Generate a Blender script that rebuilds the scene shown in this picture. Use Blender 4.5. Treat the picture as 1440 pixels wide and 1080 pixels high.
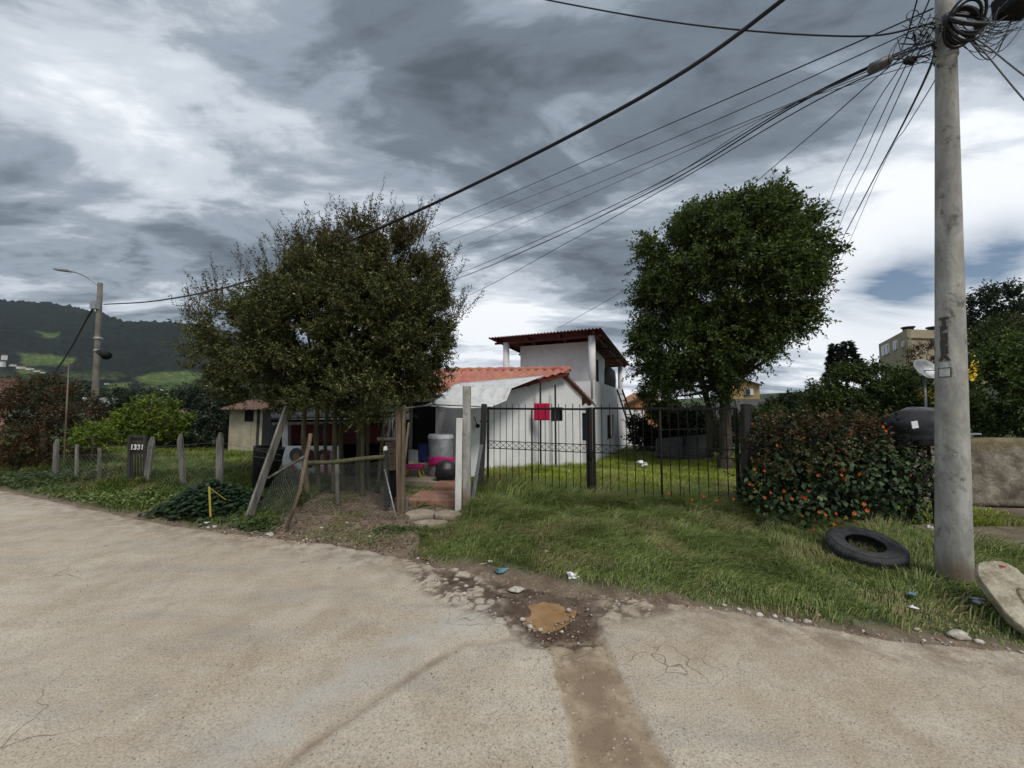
import bpy, math, random
import numpy as np
from mathutils import Vector, Matrix
random.seed(7); RNG = np.random.default_rng(11)
for o in list(bpy.data.objects): bpy.data.objects.remove(o)
SC = bpy.context.scene; COL = SC.collection
R = math.radians
# ------------------------------------------------------------------ camera
CAM_H = 1.65; F = 519.0; PITCH = math.atan(35/519.0)
cd = bpy.data.cameras.new("camera"); cam = bpy.data.objects.new("camera", cd); COL.objects.link(cam)
cd.sensor_width = 36; cd.lens = 36*F/1440; cd.clip_end = 9000; cd.clip_start = 0.05
cam.location = (0, 0, CAM_H); cam.rotation_euler = (R(90)+PITCH, 0, 0); SC.camera = cam
# ------------------------------------------------------------------ light and sky
SUN_EL, SUN_AZ = R(52), R(55)      # azimuth from +Y towards +X
SC.view_settings.view_transform = 'Standard'; SC.view_settings.look = 'None'
SC.view_settings.exposure = 0.17; SC.view_settings.gamma = 1.0
sd = bpy.data.lights.new("sun", 'SUN'); sun = bpy.data.objects.new("sun", sd); COL.objects.link(sun)
sd.energy = 2.0; sd.angle = R(18); sd.color = (1.0, 0.95, 0.88)
sv = Vector((math.sin(R(150))*math.cos(SUN_EL), math.cos(R(150))*math.cos(SUN_EL), math.sin(SUN_EL)))
sun.rotation_euler = sv.to_track_quat('Z', 'Y').to_euler()
W = bpy.data.worlds.new("World"); SC.world = W; W.use_nodes = True
def world():
    nt = W.node_tree; N = nt.nodes; L = nt.links; N.clear()
    def n(t, **k):
        x = N.new(t)
        for a, b in k.items(): setattr(x, a, b)
        return x
    def math_(op, a, b=None, clamp=False):
        x = n('ShaderNodeMath', operation=op, use_clamp=clamp)
        for i, v in enumerate((a, b)):
            if v is None: continue
            if isinstance(v, (int, float)): x.inputs[i].default_value = v
            else: L.new(v, x.inputs[i])
        return x.outputs[0]
    out = n('ShaderNodeOutputWorld'); bg = n('ShaderNodeBackground'); L.new(bg.outputs[0], out.inputs[0])
    tc = n('ShaderNodeTexCoord'); sep = n('ShaderNodeSeparateXYZ'); L.new(tc.outputs['Generated'], sep.inputs[0])
    z = math_('ADD', math_('MAXIMUM', sep.outputs[2], 0.0), 0.16)
    cmb = n('ShaderNodeCombineXYZ'); L.new(math_('DIVIDE', sep.outputs[0], z), cmb.inputs[0]); L.new(math_('DIVIDE', sep.outputs[1], z), cmb.inputs[1])
    mp = n('ShaderNodeMapping'); L.new(cmb.outputs[0], mp.inputs[0])
    mp.inputs['Rotation'].default_value = (0, 0, R(24)); mp.inputs['Scale'].default_value = (0.62, 1.15, 1); mp.inputs['Location'].default_value = (3.1, 1.7, 0)
    def noise(sc, det, rough, dist, vec=mp.outputs[0], off=0):
        x = n('ShaderNodeTexNoise'); x.inputs['Scale'].default_value = sc; x.inputs['Detail'].default_value = det
        x.inputs['Roughness'].default_value = rough; x.inputs['Distortion'].default_value = dist
        if off:
            m2 = n('ShaderNodeMapping'); m2.inputs['Location'].default_value = (off, off*.7, off*.3); L.new(vec, m2.inputs[0]); vec = m2.outputs[0]
        L.new(vec, x.inputs['Vector']); return x.outputs[0]
    # domain warp
    a = noise(1.75, 10, 0.55, 0.7)
    b = noise(0.42, 4, 0.5, 0.2, off=5.3)
    c = noise(5.0, 8, 0.60, 0.9, off=9.1); c2 = noise(13.0, 6, 0.6, 0.4, off=4.1)
    v = math_('ADD', math_('ADD', math_('MULTIPLY', a, 1.12), math_('MULTIPLY', b, 0.40)), math_('ADD', math_('MULTIPLY', c, 0.34), math_('MULTIPLY', math_('SUBTRACT', c2, .5), .12)))
    def blob(px, py, width, gain):
        d = Vector(((px-720)/F, 1, (540-py)/F)); d.rotate(Matrix.Rotation(PITCH, 3, 'X')); d.normalize()
        dp = n('ShaderNodeVectorMath', operation='DOT_PRODUCT'); L.new(tc.outputs['Generated'], dp.inputs[0]); dp.inputs[1].default_value = d
        nrm = n('ShaderNodeVectorMath', operation='LENGTH'); L.new(tc.outputs['Generated'], nrm.inputs[0])
        e = math_('SUBTRACT', 1.0, math_('DIVIDE', dp.outputs['Value'], nrm.outputs['Value']))
        g = math_('POWER', 2.718, math_('MULTIPLY', e, -1.0/(width*width)))
        return math_('MULTIPLY', g, gain)
    for px, py, w_, g_ in ((130, 130, .20, .08), (250, 250, .13, .10), (40, 270, .10, .05), (430, 180, .10, .07), (640, 90, .14, -.09), (420, 20, .15, -.04), (560, 40, .12, -.07),
                           (720, 60, .10, .04), (60, 350, .16, -.18), (250, 350, .14, -.16), (1000, 200, .24, -.13), (800, 330, .16, -.10), (1130, 130, .2, -.07), (1420, 180, .14, -.14),
                           (700, 470, .11, .30), (1230, 470, .13, .26), (1400, 320, .13, .26), (1300, 380, .12, .20), (1430, 240, .07, .12), (60, 415, .12, .16), (230, 430, .08, .12),
                           (880, 540, .10, .22), (1250, 290, .12, .06), (880, 120, .12, .04), (1400, 430, .12, .2), (30, 60, .12, .06)):
        v = math_('ADD', v, blob(px, py, w_, g_))
    ramp = n('ShaderNodeValToRGB'); L.new(math_('ADD', math_('MULTIPLY', v, 0.62*1.36), -.535*.36), ramp.inputs[0])
    cr = ramp.color_ramp; cr.interpolation = 'EASE'
    pts = [(0.34, (.085, .106, .132)), (0.48, (.155, .190, .232)), (0.575, (.285, .335, .395)), (0.69, (.56, .61, .675)), (0.84, (.88, .91, .95))]
    cr.elements[0].position = pts[0][0]; cr.elements[0].color = (*pts[0][1], 1)
    cr.elements[1].position = pts[-1][0]; cr.elements[1].color = (*pts[-1][1], 1)
    for p, c_ in pts[1:-1]:
        e = cr.elements.new(p); e.color = (*c_, 1)
    sky = n('ShaderNodeTexSky'); sky.sky_type = 'NISHITA'; sky.sun_disc = False; sky.sun_elevation = SUN_EL; sky.sun_rotation = R(150)
    # cloud cover: open only in a couple of gaps low on the right
    gap = math_('ADD', math_('ADD', blob(1258, 402, .042, 1.5), blob(1398, 368, .036, 1.3)), blob(1185, 430, .02, .5))
    gap = math_('MULTIPLY', gap, math_('SUBTRACT', math_('MULTIPLY', noise(1.7, 6, .6, .4, off=2.2), 3.4), 1.15), clamp=True)
    cl = n('ShaderNodeVectorMath', operation='SCALE'); L.new(ramp.outputs[0], cl.inputs[0]); cl.inputs['Scale'].default_value = 10.2
    mix = n('ShaderNodeMix', data_type='RGBA'); L.new(gap, mix.inputs['Factor'])
    L.new(cl.outputs[0], mix.inputs['A'])
    sk = n('ShaderNodeVectorMath', operation='SCALE'); L.new(sky.outputs[0], sk.inputs[0]); sk.inputs['Scale'].default_value = 0.75
    L.new(sk.outputs[0], mix.inputs['B'])
    L.new(mix.outputs['Result'], bg.inputs[0]); bg.inputs[1].default_value = 0.1
world()
# ------------------------------------------------------------------ helpers
CP, SP = math.cos(PITCH), math.sin(PITCH)
def at(px, py, Y):
    """point seen at photo pixel (px, py) at distance Y ahead"""
    u = (px-720)/F; v = (540-py)/F
    dy = CP-v*SP; dz = SP+v*CP
    return Vector((u/dy*Y, Y, CAM_H+dz/dy*Y))
def gp(px, py, z=0.0):
    u = (px-720)/F; v = (540-py)/F
    dy = CP-v*SP; dz = SP+v*CP
    t = (z-CAM_H)/dz
    return Vector((u*t, dy*t, z))
def ss(a, b, x):
    t = np.clip((np.asarray(x, float)-a)/(b-a), 0, 1); return t*t*(3-2*t)
def _hash(i, j, s):
    n = (i*374761393+j*668265263+s*1442695041) & 0xffffffff
    n = ((n ^ (n >> 13))*1274126177) & 0xffffffff
    return ((n ^ (n >> 16)) & 0xffff)/65535.0
def vnoise(x, y, s=0):
    x = np.asarray(x, float); y = np.asarray(y, float)
    xi = np.floor(x).astype(np.int64); yi = np.floor(y).astype(np.int64); fx = x-xi; fy = y-yi
    fx = fx*fx*(3-2*fx); fy = fy*fy*(3-2*fy)
    a = _hash(xi, yi, s); b = _hash(xi+1, yi, s); c = _hash(xi, yi+1, s); d = _hash(xi+1, yi+1, s)
    return (a*(1-fx)+b*fx)*(1-fy)+(c*(1-fx)+d*fx)*fy
def fbm(x, y, s=0, o=4):
    t = 0; a = .5; tot = 0
    for k in range(o):
        t = t+a*vnoise(np.asarray(x)*2**k, np.asarray(y)*2**k, s+k*17); tot += a; a *= .5
    return t/tot
def tag(o, label=None, cat=None, group=None, kind=None):
    if label: o['label'] = label
    if cat: o['category'] = cat
    if group: o['group'] = group
    if kind: o['kind'] = kind
    return o
def empty(name, loc=(0, 0, 0), label=None, cat=None, group=None):
    o = bpy.data.objects.new(name, None); COL.objects.link(o); o.location = loc; o.empty_display_size = .1
    return tag(o, label, cat, group)
def npmesh(name, V, Fq, mat, parent=None, col=None, smooth=False, attrs=None):
    """V (n,3); Fq list of index arrays all the same length OR array (m,k)"""
    V = np.asarray(V, np.float32); Fq = np.asarray(Fq, np.int32); m, k = Fq.shape
    me = bpy.data.meshes.new(name)
    me.vertices.add(len(V)); me.vertices.foreach_set('co', V.ravel())
    me.loops.add(m*k); me.loops.foreach_set('vertex_index', Fq.ravel())
    me.polygons.add(m); me.polygons.foreach_set('loop_start', np.arange(0, m*k, k, dtype=np.int32))
    try: me.polygons.foreach_set('loop_total', np.full(m, k, np.int32))
    except Exception: pass
    if smooth: me.polygons.foreach_set('use_smooth', np.ones(m, bool))
    if col is not None:
        a = me.color_attributes.new('col', 'FLOAT_COLOR', 'POINT')
        c4 = np.ones((len(V), 4), np.float32); c4[:, :3] = col; a.data.foreach_set('color', c4.ravel())
    if attrs:
        for nm, vals in attrs.items():
            a = me.attributes.new(nm, 'FLOAT', 'POINT'); a.data.foreach_set('value', np.asarray(vals, np.float32).ravel())
    me.update(calc_edges=True); me.validate()
    me.materials.append(mat)
    o = bpy.data.objects.new(name, me); COL.objects.link(o)
    if parent: o.parent = parent; o.matrix_parent_inverse = Matrix.Translation(-Vector(parent.location))
    return o
class MB:
    def __init__(s): s.v = []; s.f = []; s.sm = []
    def add(s, vs, fs, smooth=False):
        n = len(s.v); s.v += [tuple(v) for v in vs]; s.f += [tuple(i+n for i in f) for f in fs]; s.sm += [smooth]*len(fs); return s
    def hexa(s, b, t):       # bottom 4, top 4
        return s.add(list(b)+list(t), [(3, 2, 1, 0), (4, 5, 6, 7), (0, 1, 5, 4), (1, 2, 6, 5), (2, 3, 7, 6), (3, 0, 4, 7)])
    def box(s, c, d, rz=0, M=None):
        cx, cy, cz = c; x, y, z = d[0]/2, d[1]/2, d[2]/2
        P = [Vector(p) for p in ((-x, -y, -z), (x, -y, -z), (x, y, -z), (-x, y, -z), (-x, -y, z), (x, -y, z), (x, y, z), (-x, y, z))]
        m = (M or Matrix.Rotation(rz, 3, 'Z'))
        P = [m @ p+Vector(c) for p in P]
        return s.hexa(P[:4], P[4:])
    def bar(s, a, b, w, h=None, up=(0, 0, 1)):   # square bar from a to b
        a, b = Vector(a), Vector(b); h = h or w; d = (b-a).normalized(); up = Vector(up)
        if abs(d.dot(up)) > .98: up = Vector((0, 1, 0))
        sx = d.cross(up).normalized(); sy = sx.cross(d).normalized()
        c = [(-1, -1), (1, -1), (1, 1), (-1, 1)]
        return s.hexa([a+sx*(i*w/2)+sy*(j*h/2) for i, j in c], [b+sx*(i*w/2)+sy*(j*h/2) for i, j in c])
    def tube(s, pts, r, n=8, cap=True, smooth=True, squash=1.0):
        pts = [Vector(p) for p in pts]; rr = r if isinstance(r, (list, tuple)) else [r]*len(pts)
        vs = []; fs = []; px = None
        for i, p in enumerate(pts):
            d = (pts[min(i+1, len(pts)-1)]-pts[max(i-1, 0)]).normalized()
            if px is None:
                ref = Vector((0, 0, 1)) if abs(d.z) < .9 else Vector((1, 0, 0)); px = d.cross(ref).normalized()
            px = (px-d*px.dot(d)).normalized(); py = d.cross(px)
            for k in range(n):
                a = 2*math.pi*k/n; vs.append(p+px*(math.cos(a)*rr[i])+py*(math.sin(a)*rr[i]*squash))
        for i in range(len(pts)-1):
            for k in range(n): fs.append((i*n+k, i*n+(k+1) % n, (i+1)*n+(k+1) % n, (i+1)*n+k))
        if cap: fs.append(tuple(range(n))[::-1]); fs.append(tuple((len(pts)-1)*n+k for k in range(n)))
        return s.add(vs, fs, smooth)
    def lathe(s, prof, c=(0, 0, 0), n=20, M=None, smooth=True):
        vs = []; fs = []; c = Vector(c); M = M or Matrix.Identity(3)
        for r, z in prof:
            for k in range(n):
                a = 2*math.pi*k/n; vs.append(M @ Vector((r*math.cos(a), r*math.sin(a), z))+c)
        m = len(prof)
        for i in range(m-1):
            for k in range(n): fs.append((i*n+k, i*n+(k+1) % n, (i+1)*n+(k+1) % n, (i+1)*n+k))
        return s.add(vs, fs, smooth)
    def slab(s, poly, off):      # polygon (3D pts) extruded by vector off
        poly = [Vector(p) for p in poly]; off = Vector(off); n = len(poly)
        fs = [tuple(range(n))[::-1], tuple(range(n, 2*n))]+[(i, (i+1) % n, n+(i+1) % n, n+i) for i in range(n)]
        return s.add(poly+[p+off for p in poly], fs)
    def sheet(s, grid, th=None, smooth=True):     # grid [i][j] of points
        m, n = len(grid), len(grid[0]); vs = [Vector(p) for r_ in grid for p in r_]
        fs = [(i*n+j, i*n+j+1, (i+1)*n+j+1, (i+1)*n+j) for i in range(m-1) for j in range(n-1)]
        if th:
            k = len(vs); t = Vector(th); vs += [v+t for v in vs]
            fs += [(a+k, d+k, c+k, b+k) for a, b, c, d in fs]
            for j in range(n-1): fs += [(j, k+j, k+j+1, j+1), ((m-1)*n+j+1, k+(m-1)*n+j+1, k+(m-1)*n+j, (m-1)*n+j)]
            for i in range(m-1): fs += [((i+1)*n, k+(i+1)*n, k+i*n, i*n), (i*n+n-1, k+i*n+n-1, k+(i+1)*n+n-1, (i+1)*n+n-1)]
        return s.add(vs, fs, smooth)
    def jitter(s, amp, seed=0):
        r = random.Random(seed); s.v = [(x+r.uniform(-amp, amp), y+r.uniform(-amp, amp), z+r.uniform(-amp, amp)) for x, y, z in s.v]; return s
    def build(s, name, mat, parent=None, bevel=0, sub=0):
        me = bpy.data.meshes.new(name); me.from_pydata(s.v, [], s.f); me.polygons.foreach_set('use_smooth', s.sm); me.update(); me.materials.append(mat)
        o = bpy.data.objects.new(name, me); COL.objects.link(o)
        if parent:
            o.parent = parent; o.matrix_parent_inverse = Matrix.Translation(-Vector(parent.location))
        if bevel:
            b = o.modifiers.new('b', 'BEVEL'); b.width = bevel; b.segments = 2; b.limit_method = 'ANGLE'
        if sub:
            b = o.modifiers.new('s', 'SUBSURF'); b.levels = sub; b.render_levels = sub
        return o
def spl(pts, n=10):          # Catmull-Rom through points
    P = [Vector(p) for p in pts]; P = [P[0]*2-P[1]]+P+[P[-1]*2-P[-2]]; out = []
    for i in range(1, len(P)-2):
        for k in range(n):
            t = k/n; a, b, c, d = P[i-1:i+3]
            out.append(.5*((2*b)+(c-a)*t+(2*a-5*b+4*c-d)*t*t+(3*b-a-3*c+d)*t**3))
    return out+[P[-2]]
# ------------------------------------------------------------------ materials
class Mat:
    def __init__(s, name):
        s.m = bpy.data.materials.new(name); s.m.use_nodes = True; s.nt = s.m.node_tree; s.N = s.nt.nodes; s.L = s.nt.links
        s.bsdf = s.N['Principled BSDF']; s.geo = None
    def n(s, t, **k):
        x = s.N.new(t)
        for a, b in k.items(): setattr(x, a, b)
        return x
    def pos(s, obj=False):
        if s.geo is None: s.geo = s.n('ShaderNodeNewGeometry').outputs['Position']
        return s.geo
    def noise(s, scale, detail=4, rough=.55, dist=0, vec=None, stretch=None):
        v = vec or s.pos()
        if stretch:
            mp = s.n('ShaderNodeMapping'); mp.inputs['Scale'].default_value = stretch; s.L.new(v, mp.inputs[0]); v = mp.outputs[0]
        x = s.n('ShaderNodeTexNoise'); x.inputs['Scale'].default_value = scale; x.inputs['Detail'].default_value = detail
        x.inputs['Roughness'].default_value = rough; x.inputs['Distortion'].default_value = dist; s.L.new(v, x.inputs['Vector']); return x.outputs[0]
    def voro(s, scale, feature='F1', vec=None, rnd=1.0):
        x = s.n('ShaderNodeTexVoronoi', feature=feature); x.inputs['Scale'].default_value = scale; x.inputs['Randomness'].default_value = rnd
        s.L.new(vec or s.pos(), x.inputs['Vector']); return x
    def ramp(s, fac, stops):
        r = s.n('ShaderNodeValToRGB'); s.L.new(fac, r.inputs[0]); e = r.color_ramp.elements
        def c(v): return (v, v, v, 1) if isinstance(v, (int, float)) else (*v, 1)
        e[0].position, e[0].color = stops[0][0], c(stops[0][1]); e[1].position, e[1].color = stops[-1][0], c(stops[-1][1])
        for p, v in stops[1:-1]:
            q = e.new(p); q.color = c(v)
        return r.outputs[0]
    def mix(s, f, a, b, mode='MIX'):
        x = s.n('ShaderNodeMix', data_type='RGBA', blend_type=mode)
        for i, v in (('Factor', f), ('A', a), ('B', b)):
            t = x.inputs[i]
            if isinstance(v, (int, float)): t.default_value = v if i == 'Factor' else (v, v, v, 1)
            elif isinstance(v, tuple): t.default_value = (*v, 1)
            else: s.L.new(v, t)
        return x.outputs['Result']
    def math(s, op, a, b=None, clamp=False):
        x = s.n('ShaderNodeMath', operation=op, use_clamp=clamp)
        for i, v in enumerate((a, b)):
            if v is None: continue
            if isinstance(v, (int, float)): x.inputs[i].default_value = v
            else: s.L.new(v, x.inputs[i])
        return x.outputs[0]
    def n_sep(s, c):
        x = s.n('ShaderNodeSeparateColor'); s.L.new(c, x.inputs[0]); return x.outputs[0]
    def attr(s, name, col=False):
        x = s.n('ShaderNodeAttribute'); x.attribute_name = name; return x.outputs['Color' if col else 'Fac']
    def base(s, c):
        if isinstance(c, tuple): s.bsdf.inputs['Base Color'].default_value = (*c, 1)
        else: s.L.new(c, s.bsdf.inputs['Base Color'])
    def rough(s, r):
        if isinstance(r, (int, float)): s.bsdf.inputs['Roughness'].default_value = r
        else: s.L.new(r, s.bsdf.inputs['Roughness'])
    def bump(s, h, strength=.4, dist=.01):
        b = s.n('ShaderNodeBump'); b.inputs['Strength'].default_value = strength; b.inputs['Distance'].default_value = dist
        s.L.new(h, b.inputs['Height']); s.L.new(b.outputs[0], s.bsdf.inputs['Normal'])
def simple(name, c1, c2, scale=6, rough=.8, bump=.3, dist=.01, stretch=None, metal=0, spec=.35, fine=40):
    m = Mat(name); n1 = m.noise(scale, 6, .6, .3, stretch=stretch); n2 = m.noise(fine, 3, .6, stretch=stretch)
    f = m.math('ADD', m.math('MULTIPLY', n1, .7), m.math('MULTIPLY', n2, .3))
    m.base(m.ramp(f, [(.36, c1), (.64, c2)])); m.rough(rough); m.bump(f, bump, dist)
    m.bsdf.inputs['Metallic'].default_value = metal; m.bsdf.inputs['Specular IOR Level'].default_value = spec
    return m.m
def leafmat(name, transl=.25, rough=.55):
    m = Mat(name); c = m.attr('col', True); m.base(c); m.rough(rough); m.bsdf.inputs['Specular IOR Level'].default_value = .3
    t = m.n('ShaderNodeBsdfTranslucent'); g = m.mix(1.0, c, (1.0, 1.15, .5), 'MULTIPLY'); m.L.new(g, t.inputs[0])
    mx = m.n('ShaderNodeMixShader'); mx.inputs[0].default_value = transl
    m.L.new(m.bsdf.outputs[0], mx.inputs[1]); m.L.new(t.outputs[0], mx.inputs[2])
    m.L.new(mx.outputs[0], m.N['Material Output'].inputs[0]); return m.m
M = {}
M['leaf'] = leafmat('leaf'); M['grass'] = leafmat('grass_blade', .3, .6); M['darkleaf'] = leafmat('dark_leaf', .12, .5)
M['bark'] = simple('bark', (.035, .03, .02), (.12, .10, .07), 9, .95, .8, .02, (1, 1, .25))
M['stem'] = simple('mossy_stem', (.05, .042, .022), (.13, .12, .065), 12, .9, .5, .01, (1, 1, .25))
M['oldwood'] = simple('grey_wood', (.055, .052, .046), (.24, .23, .205), 10, .9, .7, .01, (1, 1, .12))
M['brownwood'] = simple('brown_wood', (.07, .05, .032), (.20, .155, .105), 12, .85, .6, .008, (1, 1, .1))
M['darkwood'] = simple('dark_wood', (.018, .018, .018), (.055, .053, .05), 12, .9, .6, .01, (1, 1, .1))
M['black'] = simple('black_metal', (.005, .005, .006), (.016, .016, .016), 25, .7, .2, .002, metal=.0, spec=.25)
M['rustblack'] = simple('rusty_black_metal', (.007, .007, .007), (.030, .018, .014), 7, .7, .3, .003, spec=.25)
M['cable'] = simple('black_cable', (.006, .006, .008), (.015, .015, .018), 30, .5, .1, .001)
M['greycable'] = simple('grey_cable', (.05, .052, .056), (.10, .10, .105), 30, .5, .1, .001)
M['galv'] = simple('galvanised_wire', (.07, .072, .07), (.17, .175, .17), 20, .5, .1, .001, metal=.5)
M['galvdull'] = simple('galvanised_metal', (.22, .23, .24), (.4, .42, .43), 7, .5, .2, .002, metal=.4)
M['dark'] = simple('shade_and_black', (.006, .005, .005), (.014, .012, .012), 5, .95, .1)  # near-black: painted shade of dark interiors, also black counters and flower eyes
M['rubber'] = simple('worn_rubber', (.022, .022, .024), (.065, .064, .063), 14, .75, .4, .004)
M['plastic_white'] = simple('white_plastic', (.72, .74, .76), (.88, .88, .88), 14, .45, .6, .006)
M['plastic_blue'] = simple('faded_blue_plastic', (.06, .16, .20), (.22, .34, .40), 14, .45, .6, .006)
M['plastic_black'] = simple('black_plastic_sheet', (.012, .012, .014), (.045, .045, .05), 8, .42, .6, .012)
M['pink'] = simple('pink_cloth', (.38, .015, .12), (.58, .03, .2), 6, .9, .5, .01)
M['red'] = simple('crimson_cloth', (.40, .008, .05), (.55, .012, .08), 4, .9, .4, .01)
M['pale_pink'] = simple('pale_pink_cloth', (.55, .22, .28), (.75, .38, .42), 10, .9, .5, .01)
M['yellow'] = simple('yellow_plastic', (.30, .25, .03), (.42, .36, .05), 8, .5, .3)
M['blue'] = simple('blue_cloth', (.015, .03, .12), (.03, .06, .22), 8, .8, .4)
M['cream'] = simple('cream_plaster', (.38, .33, .23), (.55, .49, .36), 2.2, .9, .3, .01)
M['beige'] = simple('beige_render', (.30, .25, .16), (.42, .36, .25), .5, .9, .2, .02, fine=3)
M['yellowwall'] = simple('ochre_render', (.42, .27, .11), (.52, .36, .16), .8, .9, .2, .02, fine=4)
M['orangewall'] = simple('orange_brick_wall', (.36, .16, .07), (.46, .23, .11), 3, .9, .2, .02, fine=9)
M['pinkwall'] = simple('pink_brick_wall', (.34, .16, .13), (.46, .26, .22), 3, .9, .2, .02, fine=9)
M['greyroof'] = simple('grey_sheet_roof', (.09, .09, .09), (.17, .17, .165), 1.2, .8, .2, .02, fine=5)
M['window'] = simple('dark_window_glass', (.012, .014, .018), (.03, .034, .04), 2, .15, .05, .001, spec=.6)
M['whitepaint'] = simple('white_paint', (.55, .54, .51), (.78, .77, .74), 7, .7, .3, .004, (1, 1, .4))
M['underroof'] = simple('maroon_painted_roof', (.085, .014, .012), (.16, .028, .022), 4, .6, .2, .004)
M['maroon'] = simple('maroon_boards', (.045, .008, .007), (.10, .018, .014), 5, .8, .3, .004, (1, 1, .3))
M['stone'] = simple('pale_stone', (.30, .27, .22), (.62, .58, .50), 20, .9, .5, .006)
M['slab'] = simple('weathered_pale_slab', (.26, .22, .15), (.60, .55, .42), 9, .95, 1.0, .02, fine=60)
M['concrete_step'] = simple('worn_concrete', (.20, .165, .12), (.40, .34, .26), 5, .95, .6, .01)
M['brickstep'] = simple('worn_red_step', (.20, .10, .065), (.34, .20, .14), 5, .95, .6, .01)
M['orange'] = simple('orange_petal', (.60, .085, .010), (.75, .15, .018), 30, .6, .2, .002)
M['yellowpetal'] = simple('yellow_petal', (.75, .45, .02), (.85, .60, .04), 30, .6, .2, .002)
M['redpaint'] = simple('red_paint', (.5, .06, .05), (.65, .1, .09), 30, .6, .1)
def m_wall():
    m = Mat('whitewash'); n1 = m.noise(1.3, 7, .62, .4); n2 = m.noise(14, 4, .6); st = m.noise(2.2, 5, .6, stretch=(1.2, 1.2, .55))
    c = m.ramp(n1, [(.3, (.74, .74, .74)), (.5, (.83, .83, .825)), (.7, (.87, .87, .86))])
    sep = m.n('ShaderNodeSeparateXYZ'); m.L.new(m.pos(), sep.inputs[0])
    low = m.math('MULTIPLY', m.math('SUBTRACT', .55, sep.outputs[2]), 1.0, True)
    dirt = m.math('MULTIPLY', m.ramp(st, [(.45, 0), (.7, 1)]), m.math('ADD', low, .22), True)
    c = m.mix(m.math('MULTIPLY', dirt, .75), c, (.42, .40, .36)); pk_ = m.ramp(m.noise(2.6, 7, .72, .8), [(.60, 0), (.64, .35)]); c = m.mix(pk_, c, (.55, .55, .54)); m.base(c); m.rough(.85)
    m.bump(m.math('ADD', n2, m.math('MULTIPLY', n1, 2.0)), .35, .012); return m.m
M['wall'] = m_wall()
def m_pole():
    m = Mat('pole_concrete'); n1 = m.noise(3.5, 8, .7, .5, stretch=(2.2, 2.2, .8)); n2 = m.noise(60, 4, .7); n3 = m.voro(28, stretch if False else 'F1').outputs['Distance']
    c = m.ramp(n1, [(.32, (.22, .215, .19)), (.5, (.32, .315, .285)), (.66, (.45, .445, .41))])
    sp = m.ramp(m.noise(9, 6, .75, .6, stretch=(1, 1, .6)), [(.56, 0), (.66, 1)]); c = m.mix(m.math('MULTIPLY', sp, .85), c, (.10, .095, .082)); gr = m.ramp(m.noise(30, 5, .8, stretch=(1, 1, .35)), [(.60, 0), (.68, .5)]); c = m.mix(gr, c, (.14, .13, .11))
    sep = m.n('ShaderNodeSeparateXYZ'); m.L.new(m.pos(), sep.inputs[0])
    low = m.ramp(m.math('ADD', sep.outputs[2], m.math('MULTIPLY', n1, .25)), [(.38, 1), (.55, 0)])
    c = m.mix(m.math('MULTIPLY', low, .75), c, (.15, .105, .065))
    pit = m.ramp(n3, [(0, .55), (.12, 1)]); c = m.mix(1.0, c, pit, 'MULTIPLY')
    m.base(c); m.rough(.9); m.bump(m.math('ADD', m.math('MULTIPLY', n2, 1.0), m.math('MULTIPLY', n3, .7)), .45, .004); return m.m
M['pole'] = m_pole()
def m_tile():
    m = Mat('clay_tile'); n1 = m.noise(5, 5, .6); n2 = m.noise(45, 3, .6); vo = m.voro(3.6).outputs['Color']
    c = m.ramp(n1, [(.3, (.30, .10, .06)), (.5, (.44, .16, .10)), (.7, (.52, .24, .16))])
    c = m.mix(.25, c, m.mix(.5, vo, (.5, .12, .06)), 'MIX'); c = m.mix(m.ramp(m.noise(8, 6, .7), [(.6, 0), (.72, .7)]), c, (.12, .06, .045))
    c = m.mix(.55, c, m.ramp(n1, [(.3, (.30, .10, .06)), (.7, (.50, .21, .14))]))
    m.base(c); m.rough(.85); m.bump(n2, .3, .004); return m.m
M['tile'] = m_tile()
def m_stonewall():
    m = Mat('rubble_wall'); w = m.noise(3, 3, .5); vec = m.n('ShaderNodeVectorMath', operation='ADD'); m.L.new(m.pos(), vec.inputs[0])
    sc = m.n('ShaderNodeVectorMath', operation='SCALE'); nx = m.n('ShaderNodeTexNoise'); nx.inputs['Scale'].default_value = 4; m.L.new(m.pos(), nx.inputs['Vector'])
    m.L.new(nx.outputs['Color'], sc.inputs[0]); sc.inputs['Scale'].default_value = .30; m.L.new(sc.outputs[0], vec.inputs[1])
    v = m.voro(5.5, vec=vec.outputs[0]); e = m.voro(5.5, 'DISTANCE_TO_EDGE', vec=vec.outputs[0]).outputs['Distance']
    c = m.mix(.35, m.ramp(m.noise(4, 6, .65), [(.32, (.11, .09, .065)), (.5, (.21, .18, .135)), (.68, (.33, .29, .23))]), m.n_sep(v.outputs['Color']), 'SOFT_LIGHT')
    k = m.ramp(e, [(0, 1), (.04, 0)]); c = m.mix(m.math('MULTIPLY', k, m.ramp(m.noise(2.3, 4, .6), [(.42, 0), (.62, .55)])), c, (.08, .065, .045))
    sep = m.n('ShaderNodeSeparateXYZ'); m.L.new(m.pos(), sep.inputs[0])
    moss = m.ramp(m.math('ADD', sep.outputs[2], m.math('MULTIPLY', m.noise(5, 5, .6), .3)), [(1.02, 0), (1.16, 1)]) if False else m.ramp(m.math('MULTIPLY', m.math('ADD', sep.outputs[2], m.math('MULTIPLY', m.noise(5, 5, .6), .3)), .5), [(.50, 0), (.58, 1)])
    c = m.mix(m.math('MULTIPLY', m.ramp(m.noise(11, 7, .75), [(.55, 0), (.66, .6)]), 1.0), c, (.12, .10, .075)); c = m.mix(m.math('MULTIPLY', moss, .6), c, (.16, .125, .045))
    m.base(c); m.rough(.95); m.bump(m.math('ADD', m.math('MULTIPLY', e, 1.2), m.noise(22, 6, .7)), .7, .03); return m.m
M['rubble'] = m_stonewall()
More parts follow.
